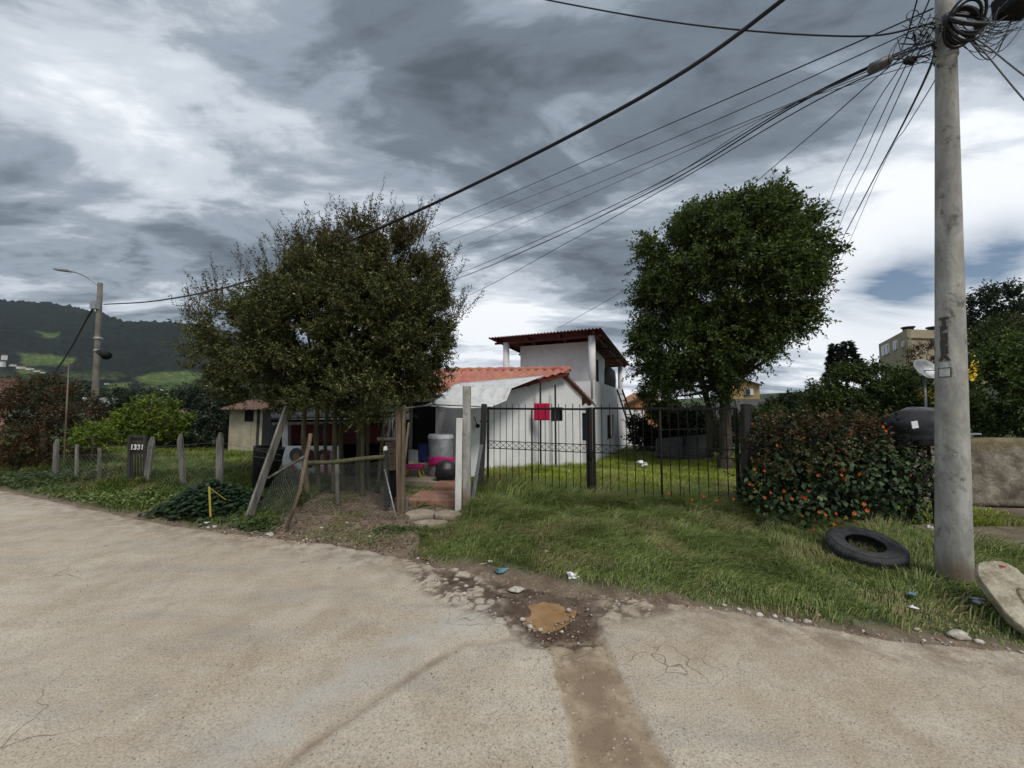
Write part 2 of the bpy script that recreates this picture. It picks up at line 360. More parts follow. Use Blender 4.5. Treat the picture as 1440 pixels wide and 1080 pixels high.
# ------------------------------------------------------------------ terrain functions
_ep = [gp(*p) for p in ((-300, 662), (-60, 681), (0, 690), (100, 712), (200, 733), (300, 748), (380, 758), (480, 770), (560, 785), (620, 800), (700, 812), (760, 822), (830, 838), (920, 848), (1000, 858), (1100, 876), (1200, 895), (1300, 908), (1440, 923))]
_ex = np.array([-90., -45]+[p.x for p in _ep]+[8, 20, 60]); _ey = np.array([48., 27]+[p.y for p in _ep]+[.6, -3, -16])
def dist(x, y): return (y-np.interp(x, _ex, _ey))*.87
def H(x, y):
    x = np.asarray(x, float); y = np.asarray(y, float); d = dist(x, y)
    left = 1-ss(-4.6, -3.2, x); path = ss(-2.6, -2.0, x)*(1-ss(-1.0, -.4, x)); track = ss(4.6, 5.6, x)
    n = fbm(x*.9, y*.9, 3)-.5
    h = (1-left)*.10*ss(.02, .7, d)*(1-path*.6)+left*.24*ss(.0, 1.6, d)
    h = h*(1-track*.8) + .10*n*ss(.1, 1, d)*(1-ss(14, 30, d))
    h = h-ss(3.0, 9.5, d)*(.42+.18*left)
    h = h+ss(.0, .25, d)*(fbm(x*6, y*6, 9, 3)-.5)*.045
    h = np.where(d < 0, 0, h)
    h = h-.05*(1-ss(-.12, .03, d+.05*(fbm(x*5, y*5, 31, 3)-.5)*2))
    return h
def hz(x, y): return float(H(x, y))
# polygons on the road, from photo positions
def inpoly(x, y, P):
    x = np.asarray(x); c = np.zeros(x.shape, bool); n = len(P)
    for i in range(n):
        x1, y1 = P[i][:2]; x2, y2 = P[(i+1) % n][:2]
        if y1 == y2: continue
        k = ((y1 > y) != (y2 > y)) & (x < (x2-x1)*(y-y1)/(y2-y1)+x1); c ^= k
    return c
def softpoly(x, y, P, w):
    """signed-distance soft mask: 1 inside, falls to 0 over w"""
    d = np.full(np.asarray(x).shape, 1e9)
    for i in range(len(P)):
        ax, ay = P[i][:2]; bx, by = P[(i+1) % len(P)][:2]; L2 = (bx-ax)**2+(by-ay)**2+1e-9
        t = np.clip(((x-ax)*(bx-ax)+(y-ay)*(by-ay))/L2, 0, 1); d = np.minimum(d, np.hypot(x-ax-t*(bx-ax), y-ay-t*(by-ay)))
    s = np.where(inpoly(x, y, P), d, -d); return ss(-w, w, s)
strip_P = [gp(*p) for p in ((726, 862), (826, 850), (862, 930), (905, 1010), (960, 1110), (1010, 1200), (812, 1200), (812, 1110), (800, 1010), (775, 920))]
mud_P = [gp(*p) for p in ((560, 786), (610, 792), (700, 806), (780, 812), (900, 838), (1010, 852), (900, 852), (835, 846), (832, 870), (842, 898), (800, 915), (764, 905), (728, 875), (690, 858), (640, 832), (602, 812))]
pud_P = [gp(*p) for p in ((744, 846), (762, 841), (785, 843), (794, 850), (788, 862), (766, 870), (748, 860))]
pud2_P = [gp(*p) for p in ((776, 824), (795, 822), (815, 829), (806, 835), (784, 831))]
crk_P = [gp(*p) for p in ((590, 800), (700, 800), (850, 850), (860, 935), (740, 925), (690, 905), (620, 870))]
crk2_P = [gp(*p) for p in ((850, 895), (960, 900), (1080, 930), (1000, 960), (880, 960))]
def linemask(x, y, pts, w):
    d = np.full(np.asarray(x).shape, 1e9)
    for a, b in zip(pts[:-1], pts[1:]):
        L2 = (b[0]-a[0])**2+(b[1]-a[1])**2; t = np.clip(((x-a[0])*(b[0]-a[0])+(y-a[1])*(b[1]-a[1]))/L2, 0, 1)
        d = np.minimum(d, np.hypot(x-a[0]-t*(b[0]-a[0]), y-a[1]-t*(b[1]-a[1])))
    return np.exp(-(d/w)**2)
rut_L = [gp(*p) for p in ((735, 895), (650, 905), (560, 960), (470, 1020), (380, 1090), (250, 1200))]
band_L = [gp(*p) for p in ((690, 868), (600, 890), (480, 960), (330, 1060), (200, 1150))]
# ------------------------------------------------------------------ road
def warp_axis(lo, hi, c, fine, grow):
    out = [c]; s = fine
    while out[-1] < hi: out.append(out[-1]+s); s = min(s*grow, 3) if abs(out[-1]-c) > 1.5 else s
    neg = [c]; s = fine
    while neg[-1] > lo: neg.append(neg[-1]-s); s = min(s*grow, 3) if abs(neg[-1]-c) > 1.5 else s
    return np.array(neg[:0:-1]+out)
def grid_faces(nx, ny, keep=None):
    i, j = np.meshgrid(np.arange(nx-1), np.arange(ny-1), indexing='ij')
    a = i*ny+j; Fq = np.stack([a, a+ny, a+ny+1, a+1], -1)
    if keep is not None: Fq = Fq[keep]
    return Fq.reshape(-1, 4)
def worley(x, y, s=0):
    x = np.asarray(x, float); y = np.asarray(y, float); xi = np.floor(x).astype(np.int64); yi = np.floor(y).astype(np.int64); f1 = np.full(x.shape, 9.); f2 = np.full(x.shape, 9.); cid = np.zeros(x.shape)
    for i in (-1, 0, 1):
        for j in (-1, 0, 1):
            a, b = xi+i, yi+j; px = a+_hash(a, b, s); py = b+_hash(a, b, s+7); d = np.hypot(x-px, y-py); r = _hash(a, b, s+13)
            n = d < f1; f2 = np.where(n, f1, np.minimum(f2, d)); cid = np.where(n, r, cid); f1 = np.where(n, d, f1)
    return f2-f1, cid
def road():
    xs = warp_axis(-60, 40, .3, .022, 1.014); ys = warp_axis(-30, 40, 3.2, .02, 1.016)
    X, Y = np.meshgrid(xs, ys, indexing='ij')
    wx = X+.10*(fbm(X*2.5, Y*2.5, 5)-.5)+.04*(fbm(X*12, Y*12, 6, 3)-.5); wy = Y+.10*(fbm(X*2.5, Y*2.5, 7)-.5)+.04*(fbm(X*12, Y*12, 8, 3)-.5)
    d = dist(wx, wy)
    sx = X+.05*(fbm(X*3, Y*3, 5)-.5)+.035*(fbm(X*14, Y*14, 15, 3)-.5); sy = Y+.05*(fbm(X*3, Y*3, 7)-.5)
    strip = softpoly(sx, sy, strip_P, .02); mud = softpoly(wx, wy, mud_P, .07)
    chips = vnoise(X*14, Y*20, 44)*.6+vnoise(X*34, Y*40, 45)*.4
    wob = .25*(fbm(X*7, Y*7, 51, 3)-.5); ed, cid = worley(X*7.5+wob, Y*9.5+wob, 3); ed2, cid2 = worley(X*19+wob, Y*24+wob, 5)
    broken = softpoly(wx, wy, [gp(560, 784), gp(700, 800), gp(770, 815), gp(850, 845), gp(980, 852), gp(850, 875), gp(845, 905), gp(740, 905), gp(680, 862), gp(600, 835)], .10)
    plate = np.maximum(ss(.10, .22, ed)*(cid > .50), ss(.12, .3, ed2)*(cid2 > .66)); prox = softpoly(X, Y, [gp(700, 800), gp(850, 835), gp(850, 905), gp(740, 905), gp(700, 860)], .25)
    plate = plate*(1-ss(.35, .9, prox)); mudm = np.clip(np.maximum(mud, broken*.9)*(1-plate), 0, 1)
    pud = softpoly(X+.02*(fbm(X*9, Y*9, 5)-.5), Y+.02*(fbm(X*9, Y*9, 5)-.5), pud_P, .05); pud2 = softpoly(X, Y, pud2_P, .04)
    Z = .03*(fbm(X*.5, Y*.5, 2)-.5)*(1-softpoly(X, Y, [gp(690, 808), gp(840, 815), gp(860, 890), gp(720, 895)], .25))+.006*(fbm(X*5, Y*5, 3)-.5)
    near = ss(-1, 1, Y)*(1-ss(5, 9, np.hypot(X, Y)))
    Z -= .018*strip+.014*mudm-.007*(chips-.5)*mud*2; Z -= .012*softpoly(X, Y, [gp(700, 812), gp(830, 826), gp(840, 880), gp(740, 885)], .10)
    Z -= .030*np.maximum(pud, pud2)
    rut = linemask(X, Y, rut_L, .035)*(.5+fbm(X*4, Y*4, 71)); band = linemask(X, Y, band_L, .17)
    Z += .010*band-.008*rut
    loose = strip*(fbm(X*26, Y*26, 14, 3)-.5)*.012; Z += loose
    d2 = d-.04
    Z -= .10*ss(-.02, .10, d2)
    cell = d2[:-1, :-1] < .25
    npmesh('road', np.stack([X, Y, Z], -1).reshape(-1, 3), grid_faces(len(xs), len(ys), cell), m_road(), smooth=True,
           attrs={'mud': mudm, 'strip': strip, 'crk': np.maximum(softpoly(X, Y, crk_P, .18), .75*softpoly(X, Y, crk2_P, .12)), 'rut': rut, 'band': band,
                  'edge': ss(-.55, 0, d)})['kind'] = 'structure'
def m_road():
    m = Mat('dusty_road'); big = m.noise(.55, 5, .6, .4); mid = m.noise(3.2, 6, .62, .5); fine = m.noise(95, 3, .75); agg = m.voro(75); agg2 = m.voro(160)
    c = m.ramp(m.math('ADD', m.math('MULTIPLY', big, .55), m.math('MULTIPLY', mid, .45)), [(.35, (.37, .295, .21)), (.48, (.46, .395, .31)), (.58, (.52, .46, .37)), (.68, (.57, .49, .385))])
    # long drag streaks left by tyres
    st = m.noise(2.0, 5, .6, .2, stretch=(.35, 2.6, 1)); c = m.mix(m.ramp(st, [(.44, 0), (.66, .38)]), c, (.42, .33, .23))
    c = m.mix(m.ramp(m.noise(1.6, 5, .6, .3, stretch=(.5, 1.8, 1)), [(.5, 0), (.68, .45)]), c, (.30, .285, .26))
    sp = m.ramp(fine, [(.36, .68), (.5, 1.0), (.62, 1.2)]); c = m.mix(1.0, c, sp, 'MULTIPLY')
    ag = m.n('ShaderNodeSeparateColor'); m.L.new(agg.outputs['Color'], ag.inputs[0])
    isst = m.math('MULTIPLY', m.ramp(ag.outputs[0], [(.78, 0), (.82, 1)]), m.ramp(agg.outputs['Distance'], [(.28, 1), (.42, 0)]))
    c = m.mix(m.math('MULTIPLY', isst, .75), c, m.mix(ag.outputs[1], (.10, .09, .08), (.60, .56, .50)))
    sm = m.ramp(m.noise(14, 5, .8), [(.62, 0), (.70, 1)]); c = m.mix(m.math('MULTIPLY', sm, .35), c, (.17, .145, .12))
    spot = m.ramp(m.voro(1.9).outputs['Distance'], [(.035, 1), (.07, 0)]); c = m.mix(m.math('MULTIPLY', spot, .55), c, (.20, .13, .09))
    band = m.attr('band'); c = m.mix(m.math('MULTIPLY', m.math('MULTIPLY', band, m.ramp(mid, [(.35, .2), (.6, 1)])), .5), c, (.44, .44, .42))
    rut = m.attr('rut'); c = m.mix(m.math('MULTIPLY', m.math('MULTIPLY', rut, m.ramp(mid, [(.38, .1), (.6, 1)])), .7, True), c, (.23, .165, .11))
    # cracks
    wv = m.n('ShaderNodeVectorMath', operation='ADD'); nx = m.n('ShaderNodeTexNoise'); nx.inputs['Scale'].default_value = 3.5; m.L.new(m.pos(), nx.inputs['Vector'])
    sc = m.n('ShaderNodeVectorMath', operation='SCALE'); m.L.new(nx.outputs['Color'], sc.inputs[0]); sc.inputs['Scale'].default_value = .35
    m.L.new(m.pos(), wv.inputs[0]); m.L.new(sc.outputs[0], wv.inputs[1])
    e1 = m.voro(5.0, 'DISTANCE_TO_EDGE', vec=wv.outputs[0]).outputs['Distance']; e2 = m.voro(1.1, 'DISTANCE_TO_EDGE', vec=wv.outputs[0]).outputs['Distance']
    k1 = m.math('MULTIPLY', m.math('MULTIPLY', m.ramp(e1, [(0, 1), (.02, 0)]), m.attr('crk')), m.ramp(m.noise(2.1, 4, .6), [(.42, 0), (.56, 1)]))
    k2 = m.math('MULTIPLY', m.ramp(e2, [(0, 1), (.006, 0)]), m.ramp(m.noise(.9, 3, .5), [(.56, 0), (.66, .7)]))
    k = m.math('MAXIMUM', k1, k2); c = m.mix(m.math('MULTIPLY', k, .85), c, (.12, .085, .06))
    # loose fill strip and mud
    pv = m.voro(38); ps = m.n('ShaderNodeSeparateColor'); m.L.new(pv.outputs['Color'], ps.inputs[0])
    dirt = m.ramp(mid, [(.38, (.22, .155, .10)), (.52, (.33, .25, .165)), (.62, (.44, .36, .26))])
    dirt = m.mix(m.ramp(m.noise(17, 6, .75), [(.52, 0), (.66, .6)]), dirt, (.17, .115, .075))
    peb = m.math('MULTIPLY', m.ramp(ps.outputs[0], [(.72, 0), (.76, 1)]), m.ramp(pv.outputs['Distance'], [(.2, 1), (.38, 0)]))
    dirt = m.mix(peb, dirt, m.mix(ps.outputs[1], (.30, .16, .12), (.50, .44, .38)))
    c = m.mix(m.math('MULTIPLY', m.attr('strip'), .88), c, dirt)
    mudc = m.ramp(m.noise(9, 5, .6), [(.35, (.060, .038, .026)), (.65, (.115, .076, .052))])
    peb2 = m.math('MULTIPLY', peb, m.ramp(m.noise(2.3, 3, .5), [(.5, 0), (.6, 1)])); mudc = m.mix(m.math('MULTIPLY', peb2, .8), mudc, (.42, .36, .32))
    mud = m.attr('mud'); mudf = m.math('MULTIPLY', mud, m.ramp(m.noise(3.1, 6, .7, .4), [(.34, .8), (.5, 1)])); c = m.mix(mudf, c, mudc)
    ed = m.math('MULTIPLY', m.attr('edge'), m.ramp(m.noise(5, 5, .7), [(.42, 0), (.62, .75)])); c = m.mix(ed, c, (.19, .14, .10))
    m.base(c); m.rough(m.ramp(mud, [(0, .92), (1, .62)]))
    h = m.math('ADD', m.math('MULTIPLY', fine, .6), m.math('ADD', m.math('MULTIPLY', isst, .8), m.math('MULTIPLY', peb, m.attr('strip'))))
    h = m.math('SUBTRACT', h, m.math('MULTIPLY', k, 3.0)); m.bump(h, .55, .006); m.bsdf.inputs['Specular IOR Level'].default_value = .25
    return m.m
road()
def puddle(P, z, label):
    c = sum((Vector(p) for p in P), Vector())/len(P); mb = MB()
    pts = [Vector((p.x, p.y, z)) for p in spl([Vector((c.x+(p.x-c.x)*1.7, c.y+(p.y-c.y)*1.7, z)) for p in list(P)+[P[0]]], 6)[:-1]]
    mb.add(pts, [tuple(range(len(pts)))[::-1]]); o = mb.build('puddle', M['puddle']); o['kind'] = 'structure'; return o
pm = Mat('muddy_water'); pm.base(pm.ramp(pm.noise(9, 4, .6), [(.3, (.24, .135, .055)), (.7, (.36, .215, .095))])); pm.rough(.06); pm.bsdf.inputs['Specular IOR Level'].default_value = .25; M['puddle'] = pm.m
puddle(pud_P, -.038, 'puddle'); puddle(pud2_P, -.036, 'puddle')
# ------------------------------------------------------------------ ground
def ground():
    a = np.linspace(-1, 1, 521); X1 = 14*a+2600*np.sign(a)*np.abs(a)**9+60*a**5; Y1 = 4+X1
    X, Y = np.meshgrid(X1, Y1, indexing='ij'); Z = H(X, Y); d = dist(X, Y)
    r = np.hypot(X, Y)
    Z = Z-6*ss(20, 120, r)*(X < 0)*ss(-5, -25, X) if False else Z
    Z += ss(30, 70, r)*ss(28, 50, X)*ss(5, 25, Y)*5.0            # the slope climbing on the right
    bare = np.zeros_like(X)
    bare = np.maximum(bare, softpoly(X+.5*(fbm(X*2, Y*2, 4)-.5), Y+.5*(fbm(X*2, Y*2, 14)-.5), [gp(330, 745), gp(420, 690), gp(540, 690), gp(600, 705), gp(665, 690), gp(650, 740), gp(640, 780), gp(700, 815), gp(560, 792), gp(450, 770)], .25))
    bare = np.maximum(bare, (1-ss(.05, .32, d+.25*(fbm(X*3, Y*3, 24)-.5))))
    bare = np.maximum(bare, softpoly(X, Y, [(4.9, 2.2), (5.0, 4.2), (5.3, 7.6), (20, 7.2), (20, -4), (6, 0.5)], .25)*(.72+.28*(fbm(X*2, Y*2, 77) > .5)))
    col = bare
    npmesh('ground', np.stack([X, Y, Z], -1).reshape(-1, 3), grid_faces(521, 521), m_ground(), smooth=True, attrs={'bare': np.clip(col, 0, 1), 'far': ss(25, 90, r)})['kind'] = 'structure'
def m_ground():
    m = Mat('soil'); n1 = m.noise(4, 6, .65, .4); n2 = m.noise(38, 4, .7); far = m.attr('far'); bare = m.attr('bare')
    g = m.ramp(n1, [(.3, (.035, .045, .016)), (.7, (.075, .095, .03))]); fg = m.ramp(m.noise(.03, 4, .5), [(.4, (.018, .03, .012)), (.6, (.055, .085, .028))])
    g = m.mix(far, g, fg)
    s = m.ramp(m.math('ADD', m.math('MULTIPLY', n1, .6), m.math('MULTIPLY', n2, .4)), [(.35, (.085, .058, .036)), (.5, (.17, .125, .085)), (.65, (.27, .215, .155))])
    pv = m.voro(30); ps = m.n('ShaderNodeSeparateColor'); m.L.new(pv.outputs['Color'], ps.inputs[0])
    peb = m.math('MULTIPLY', m.ramp(ps.outputs[0], [(.80, 0), (.84, 1)]), m.ramp(pv.outputs['Distance'], [(.2, 1), (.36, 0)]))
    s = m.mix(m.math('MULTIPLY', peb, .8), s, (.42, .37, .31))
    m.base(m.mix(bare, g, s)); m.rough(.97); m.bump(m.math('ADD', m.math('ADD', n1, n2), m.math('MULTIPLY', peb, .4)), .7, .02); return m.m
ground()
# ------------------------------------------------------------------ mountain
def mountain():
    pr = [(-160, 412), (-60, 418), (0, 421), (60, 424), (100, 430), (135, 440), (165, 451), (195, 450), (230, 451), (265, 455), (330, 468), (420, 500), (520, 530), (620, 556), (760, 572)]
    D = 1500.; xs = np.linspace(-160, 760, 420); crest = np.interp(xs, [p[0] for p in pr], [p[1] for p in pr])
    t = np.linspace(0, 1, 150); V = []
    zc = (575-crest)/F*D
    for k in t:
        y = 520+(D-520)*k if k <= .8 else None
        yy = 480+(D-480)*min(k/.8, 1)+ (max(k-.8, 0)/.2)*500
        prof = (min(k/.8, 1))**1.55 if k <= .8 else 1-.35*((k-.8)/.2)**1.5
        X = (xs-720)/F*D*(.55+.45*yy/D)
        rid = (fbm(X*.006, np.full_like(X, yy*.006), 12, 5)-.5)
        Z = zc*prof+rid*90*math.sin(math.pi*min(k/.8, 1))*np.clip(zc/200, 0, 1) + (fbm(X*.05, np.full_like(X, yy*.05), 88, 3)-.5)*12*prof*np.clip(zc/150, 0, 1)+(vnoise(X*.16, np.full_like(X, yy*.08), 5)**3)*13*(.3+prof)
        V.append(np.stack([X, np.full_like(X, yy), Z-2], -1))
    V = np.array(V).reshape(-1, 3)
    m = Mat('wooded_hillside'); n1 = m.noise(.012, 8, .62, .5); n2 = m.noise(.11, 5, .7); n3 = m.voro(.09).outputs['Distance']
    c = m.ramp(m.math('ADD', m.math('MULTIPLY', n1, .55), m.math('MULTIPLY', n2, .45)), [(.35, (.008, .013, .010)), (.52, (.018, .026, .018)), (.68, (.035, .045, .028))])
    sep = m.n('ShaderNodeSeparateXYZ'); m.L.new(m.pos(), sep.inputs[0])
    low = m.ramp(m.math('MULTIPLY', sep.outputs[2], .01), [(.55, 1), (1.0, 0)])
    fld = m.math('MAXIMUM', m.attr('field'), m.math('MULTIPLY', m.math('MULTIPLY', low, m.ramp(m.noise(.0075, 3, .45, .3), [(.52, 0), (.56, .7)])), m.ramp(n2, [(.40, .15), (.5, 1)])))
    c = m.mix(fld, c, m.ramp(n1, [(.35, (.10, .17, .045)), (.65, (.17, .20, .07))])); c = m.mix(1, c, m.ramp(n3, [(0, 1.3), (.6, .6)]), 'MULTIPLY')
    m.base(c); m.rough(1.0); m.bsdf.inputs['Specular IOR Level'].default_value = .05; m.bump(n2, 1.0, 6)
    U = 720+V[:, 0]/V[:, 1]*F; Vv = 575-(V[:, 2]-CAM_H)/V[:, 1]*F
    fd = np.zeros(len(V))
    for P_ in ([(190, 532), (215, 524), (262, 521), (300, 528), (262, 538), (200, 540)], [(18, 497), (60, 498), (98, 504), (92, 512), (30, 514)], [(150, 541), (185, 538), (180, 546), (150, 548)], [(20, 518), (60, 520), (58, 527), (20, 526)], [(45, 465), (75, 468), (70, 474), (50, 472)]):
        fd = np.maximum(fd, softpoly(U+14*(fbm(U*.05, Vv*.2, 8)-.5), Vv+5*(fbm(U*.05, Vv*.2, 18)-.5), P_, 1.5))
    npmesh('mountain', V, grid_faces(150, 420), m.m, smooth=True, attrs={'field': fd})['kind'] = 'structure'
mountain()
# ------------------------------------------------------------------ foliage builders
def unit(v): return v/np.maximum(np.linalg.norm(v, axis=-1, keepdims=True), 1e-9)
def rnd(n, s=1.0): return RNG.normal(0, s, (n, 3))
LUMP = .16
def leaf_arrays(pos, d, size, width, fold=.25, nrm=None):
    n = len(pos); d = unit(d); ref = rnd(n) if nrm is None else nrm
    side = unit(np.cross(d, ref)); up = np.cross(side, d); size = np.asarray(size).reshape(-1, 1); width = np.asarray(width).reshape(-1, 1)
    b = pos; t = pos+d*size; m = pos+d*size*.45+up*size*-.04
    l = m+side*width*.5+up*width*fold; r = m-side*width*.5+up*width*fold
    t = t-up*size*.12
    V = np.stack([b, r, t, l], 1).reshape(-1, 3); Fq = np.arange(n*4).reshape(n, 4)
    return V, Fq
def palette(n, cols, wts, var=.22, lit=None):
    cols = np.array(cols, float); wts = np.array(wts, float)
    k = RNG.choice(len(cols), n, p=wts/wts.sum()); c = cols[k]*(1+RNG.normal(0, var, (n, 1))); return np.clip(c, .004, 1)
def blob_pts(blobs, n, hollow=.45, zmin=None):
    C = []; Rr = []; Wt = []
    for px, py, rx, ry, Y, rY, w in blobs:
        C.append(at(px, py, Y)); Rr.append((rx/F*Y, rY, ry/F*Y)); Wt.append(w*rx*ry)
    C = np.array(C); Rr = np.array(Rr); Wt = np.array(Wt)/sum(Wt)
    k = RNG.choice(len(blobs), n, p=Wt); u = unit(rnd(n)); r = RNG.uniform(hollow, 1, (n, 1))**.6
    lump = 1+LUMP*(fbm(u[:, 0]*3+k*5, u[:, 2]*3+u[:, 1]*2, 21)[:, None]-.5)*2
    p = C[k]+u*r*Rr[k]*lump
    return p, u, C[k], k
def foliage(name, blobs, nspray, per, length, size, width, pal, mat, parent=None, hollow=.45, up=.35, droop=.0, spread=.7, out=.7, tipcol=None, tipz=None, clump=None):
    p, u, c, k = blob_pts(blobs, nspray, hollow)
    if clump:      # pull sprays towards clump centres so the crown breaks into masses with gaps
        cen, _, _, kk = blob_pts(blobs, clump[0], .55); idx = np.argmin(((p[:, None, ::1]-cen[None])**2).sum(-1), 1) if nspray*clump[0] < 2e7 else RNG.integers(0, clump[0], nspray)
        p = p+(cen[idx]-p)*clump[1]
    d = unit(u*out+rnd(nspray, .45)+np.array([0, 0, up])); L = length*RNG.uniform(.5, 1.25, nspray)
    t = (np.arange(per)+RNG.uniform(.2, .8, (nspray, per)))/per
    pos = p[:, None, :]+d[:, None, :]*(L[:, None]*t)[..., None]+np.array([0, 0, -1.])*(droop*(L[:, None]*t)**2)[..., None]
    pos += RNG.normal(0, length*.035, pos.shape)
    ld = d[:, None, :]*.55+RNG.normal(0, spread, pos.shape)+np.array([0, 0, -.25])
    pos = pos.reshape(-1, 3); ld = ld.reshape(-1, 3); n = len(pos)
    s = size*RNG.uniform(.6, 1.25, n); w = width*RNG.uniform(.7, 1.2, n)
    V, Fq = leaf_arrays(pos, ld, s, w)
    sp = np.repeat(1+RNG.normal(0, .22, nspray), per)[:, None]
    col = palette(n, *pal)*np.clip(sp, .5, 1.7)
    if tipcol is not None:
        f = np.repeat(ss(tipz[0], tipz[1], p[:, 2]+RNG.normal(0, .3, nspray)), per)[:, None]*RNG.uniform(0, 1, (n, 1)); col = col*(1-f)+np.array(tipcol)*f
    return npmesh(name, V, Fq, mat, parent, np.repeat(np.clip(col, .004, 1), 4, 0))
def branches(name, base, blobs, n, r0, mat, parent, wob=.12, seed=1, rend=.012):
    r = random.Random(seed); mb = MB(); base = Vector(base)
    for i in range(n):
        b = blobs[i % len(blobs)]; c = at(b[0], b[1], b[4]); e = c+Vector((r.uniform(-.7, .7)*b[2]/F*b[4], r.uniform(-.6, .6)*b[5], r.uniform(-.6, .8)*b[3]/F*b[4]))
        mid = base.lerp(e, .5)+Vector((r.uniform(-wob, wob), r.uniform(-wob, wob), -.12*(e-base).length*.5+r.uniform(-wob, wob)))
        pts = spl([base, mid, e], 6); mb.tube(pts, [r0*(1-.85*k/(len(pts)-1))+rend*.3 for k in range(len(pts))], 6)
    return mb.build(name, mat, parent)
def tree(name, loc, label, cat, trunks, blobs, fol, group=None, bark='bark', nb=14, rb=.05, top=None, fmat='leaf'):
    t = empty(name, loc, label, cat, group)
    for pts, rr in trunks:
        sp = spl(pts, 8); m = len(sp); rad = [rr[0]+(rr[1]-rr[0])*i/(m-1) for i in range(m)]
        rad = [q*(1+.10*math.sin(i*1.7)) for i, q in enumerate(rad)]; rad[0] *= 1.25
        MB().tube(sp, rad, 10).build('trunk', M[bark], t)
    foliage('crown', blobs, mat=M[fmat], parent=t, **fol)
    if nb: branches('limb', top or trunks[0][0][-1], blobs, nb, rb, M[bark], t)
    return t
# ---- big bushy tree on the left of the picture
TY = 6.7
lb = [(478, 455, 122, 100, TY, 1.35, 2.0), (588, 335, 26, 34, TY, .4, .28), (462, 430, 60, 70, TY, .8, .6), (515, 360, 68, 46, TY+.1, 1.0, .8), (448, 362, 38, 30, TY+.1, .8, .4), (590, 350, 30, 45, TY, .5, .3), (560, 450, 82, 112, TY, 1.4, 1.2), (362, 478, 55, 52, TY+.2, 1.1, .8),
      (308, 450, 34, 30, TY+.3, .7, .3), (400, 540, 95, 44, TY, 1.3, .9), (520, 556, 100, 40, TY-.1, 1.3, 1.0), (330, 505, 46, 40, TY+.1, .8, .4), (592, 480, 40, 76, TY, .9, .5), (540, 345, 34, 26, TY, .5, .2)]
stems = []
for i, (px, py, tx, Y) in enumerate(((432, 715, 425, 6.5), (448, 712, 446, 6.9), (469, 700, 470, 6.7), (483, 705, 481, 7.1), (503, 700, 505, 7.0), (510, 698, 512, 6.6), (518, 690, 522, 7.2), (530, 690, 545, 7.0), (459, 700, 462, 7.3))):
    b = at(px, py, Y); b.z = hz(b.x, b.y)-.05; tp = at(tx, 545, Y); mid = b.lerp(tp, .5)+Vector((random.uniform(-.05, .05), 0, 0))
    top2 = at(tx+(tx-480)*.5, 450, TY)
    stems.append(([b, mid, tp, top2], (.052 if i < 5 else .04, .022)))
tl = at(475, 700, 6.9)
lefttree = tree('bushy_tree', (tl.x, tl.y, hz(tl.x, tl.y)), 'wide dark bushy tree on many thin stems, in front of the tiled house', 'tree', stems, lb,
     dict(nspray=15500, per=25, length=.30, size=.056, width=.021, pal=([(.028, .038, .012), (.056, .070, .020), (.105, .122, .036), (.125, .085, .035), (.20, .21, .09)], [3.0, 4, 3, 1.1, 1.6]), up=.55, hollow=.30, tipcol=(.105, .062, .030), tipz=(3.4, 5.0), clump=(240, .46)),
     bark='stem', nb=34, rb=.03, top=at(480, 540, TY))
# upright wispy twigs rising out of the top
def wisps(name, parent, pts, n, per, L, size, width, pal, seed=5):
    P = []; D = []
    for px, py, Y, w in pts:
        for _ in range(n):
            P.append(np.array(at(px+RNG.normal(0, w), py+RNG.normal(0, w*.35)+8, Y+RNG.normal(0, .3)))); D.append(np.array([(px-470)/420+RNG.normal(0, .25), RNG.normal(0, .2), 1.0]))
    P = np.array(P); D = unit(np.array(D)); t = np.linspace(0, 1, per)[None, :, None]; LL = RNG.uniform(.5, 1.2, (len(P), 1, 1))*L
    pos = P[:, None]+D[:, None]*t*LL+RNG.normal(0, .012, (len(P), per, 3)); ld = D[:, None]*.8+RNG.normal(0, .6, pos.shape); pos = pos.reshape(-1, 3)
    V, Fq = leaf_arrays(pos, ld.reshape(-1, 3), size*RNG.uniform(.6, 1.2, len(pos)), width*RNG.uniform(.7, 1.2, len(pos)))
    npmesh(name, V, Fq, M['leaf'], parent, np.repeat(palette(len(pos), *pal), 4, 0))
    mb = MB()
    for i in range(0, len(P), 2): mb.tube([Vector(P[i]-D[i]*.15), Vector(P[i]+D[i]*LL[i, 0, 0])], [.006, .002], 4, smooth=False)
    tw = mb.build('twigs', M['bark'], parent); tw['kind'] = 'stuff'
wisps('shoots', lefttree, [(440, 335, TY, 16), (475, 318, TY, 16), (520, 310, TY, 16), (548, 318, TY, 14), (582, 325, TY, 9), (590, 318, TY, 7), (400, 355, TY, 14), (370, 385, TY, 14), (330, 415, TY, 15), (300, 415, TY, 13), (620, 385, TY, 10), (640, 440, TY, 8), (275, 440, TY, 8)],
      15, 30, .62, .055, .018, ([(.045, .05, .022), (.085, .055, .03), (.07, .075, .035)], [3, 3, 2]))
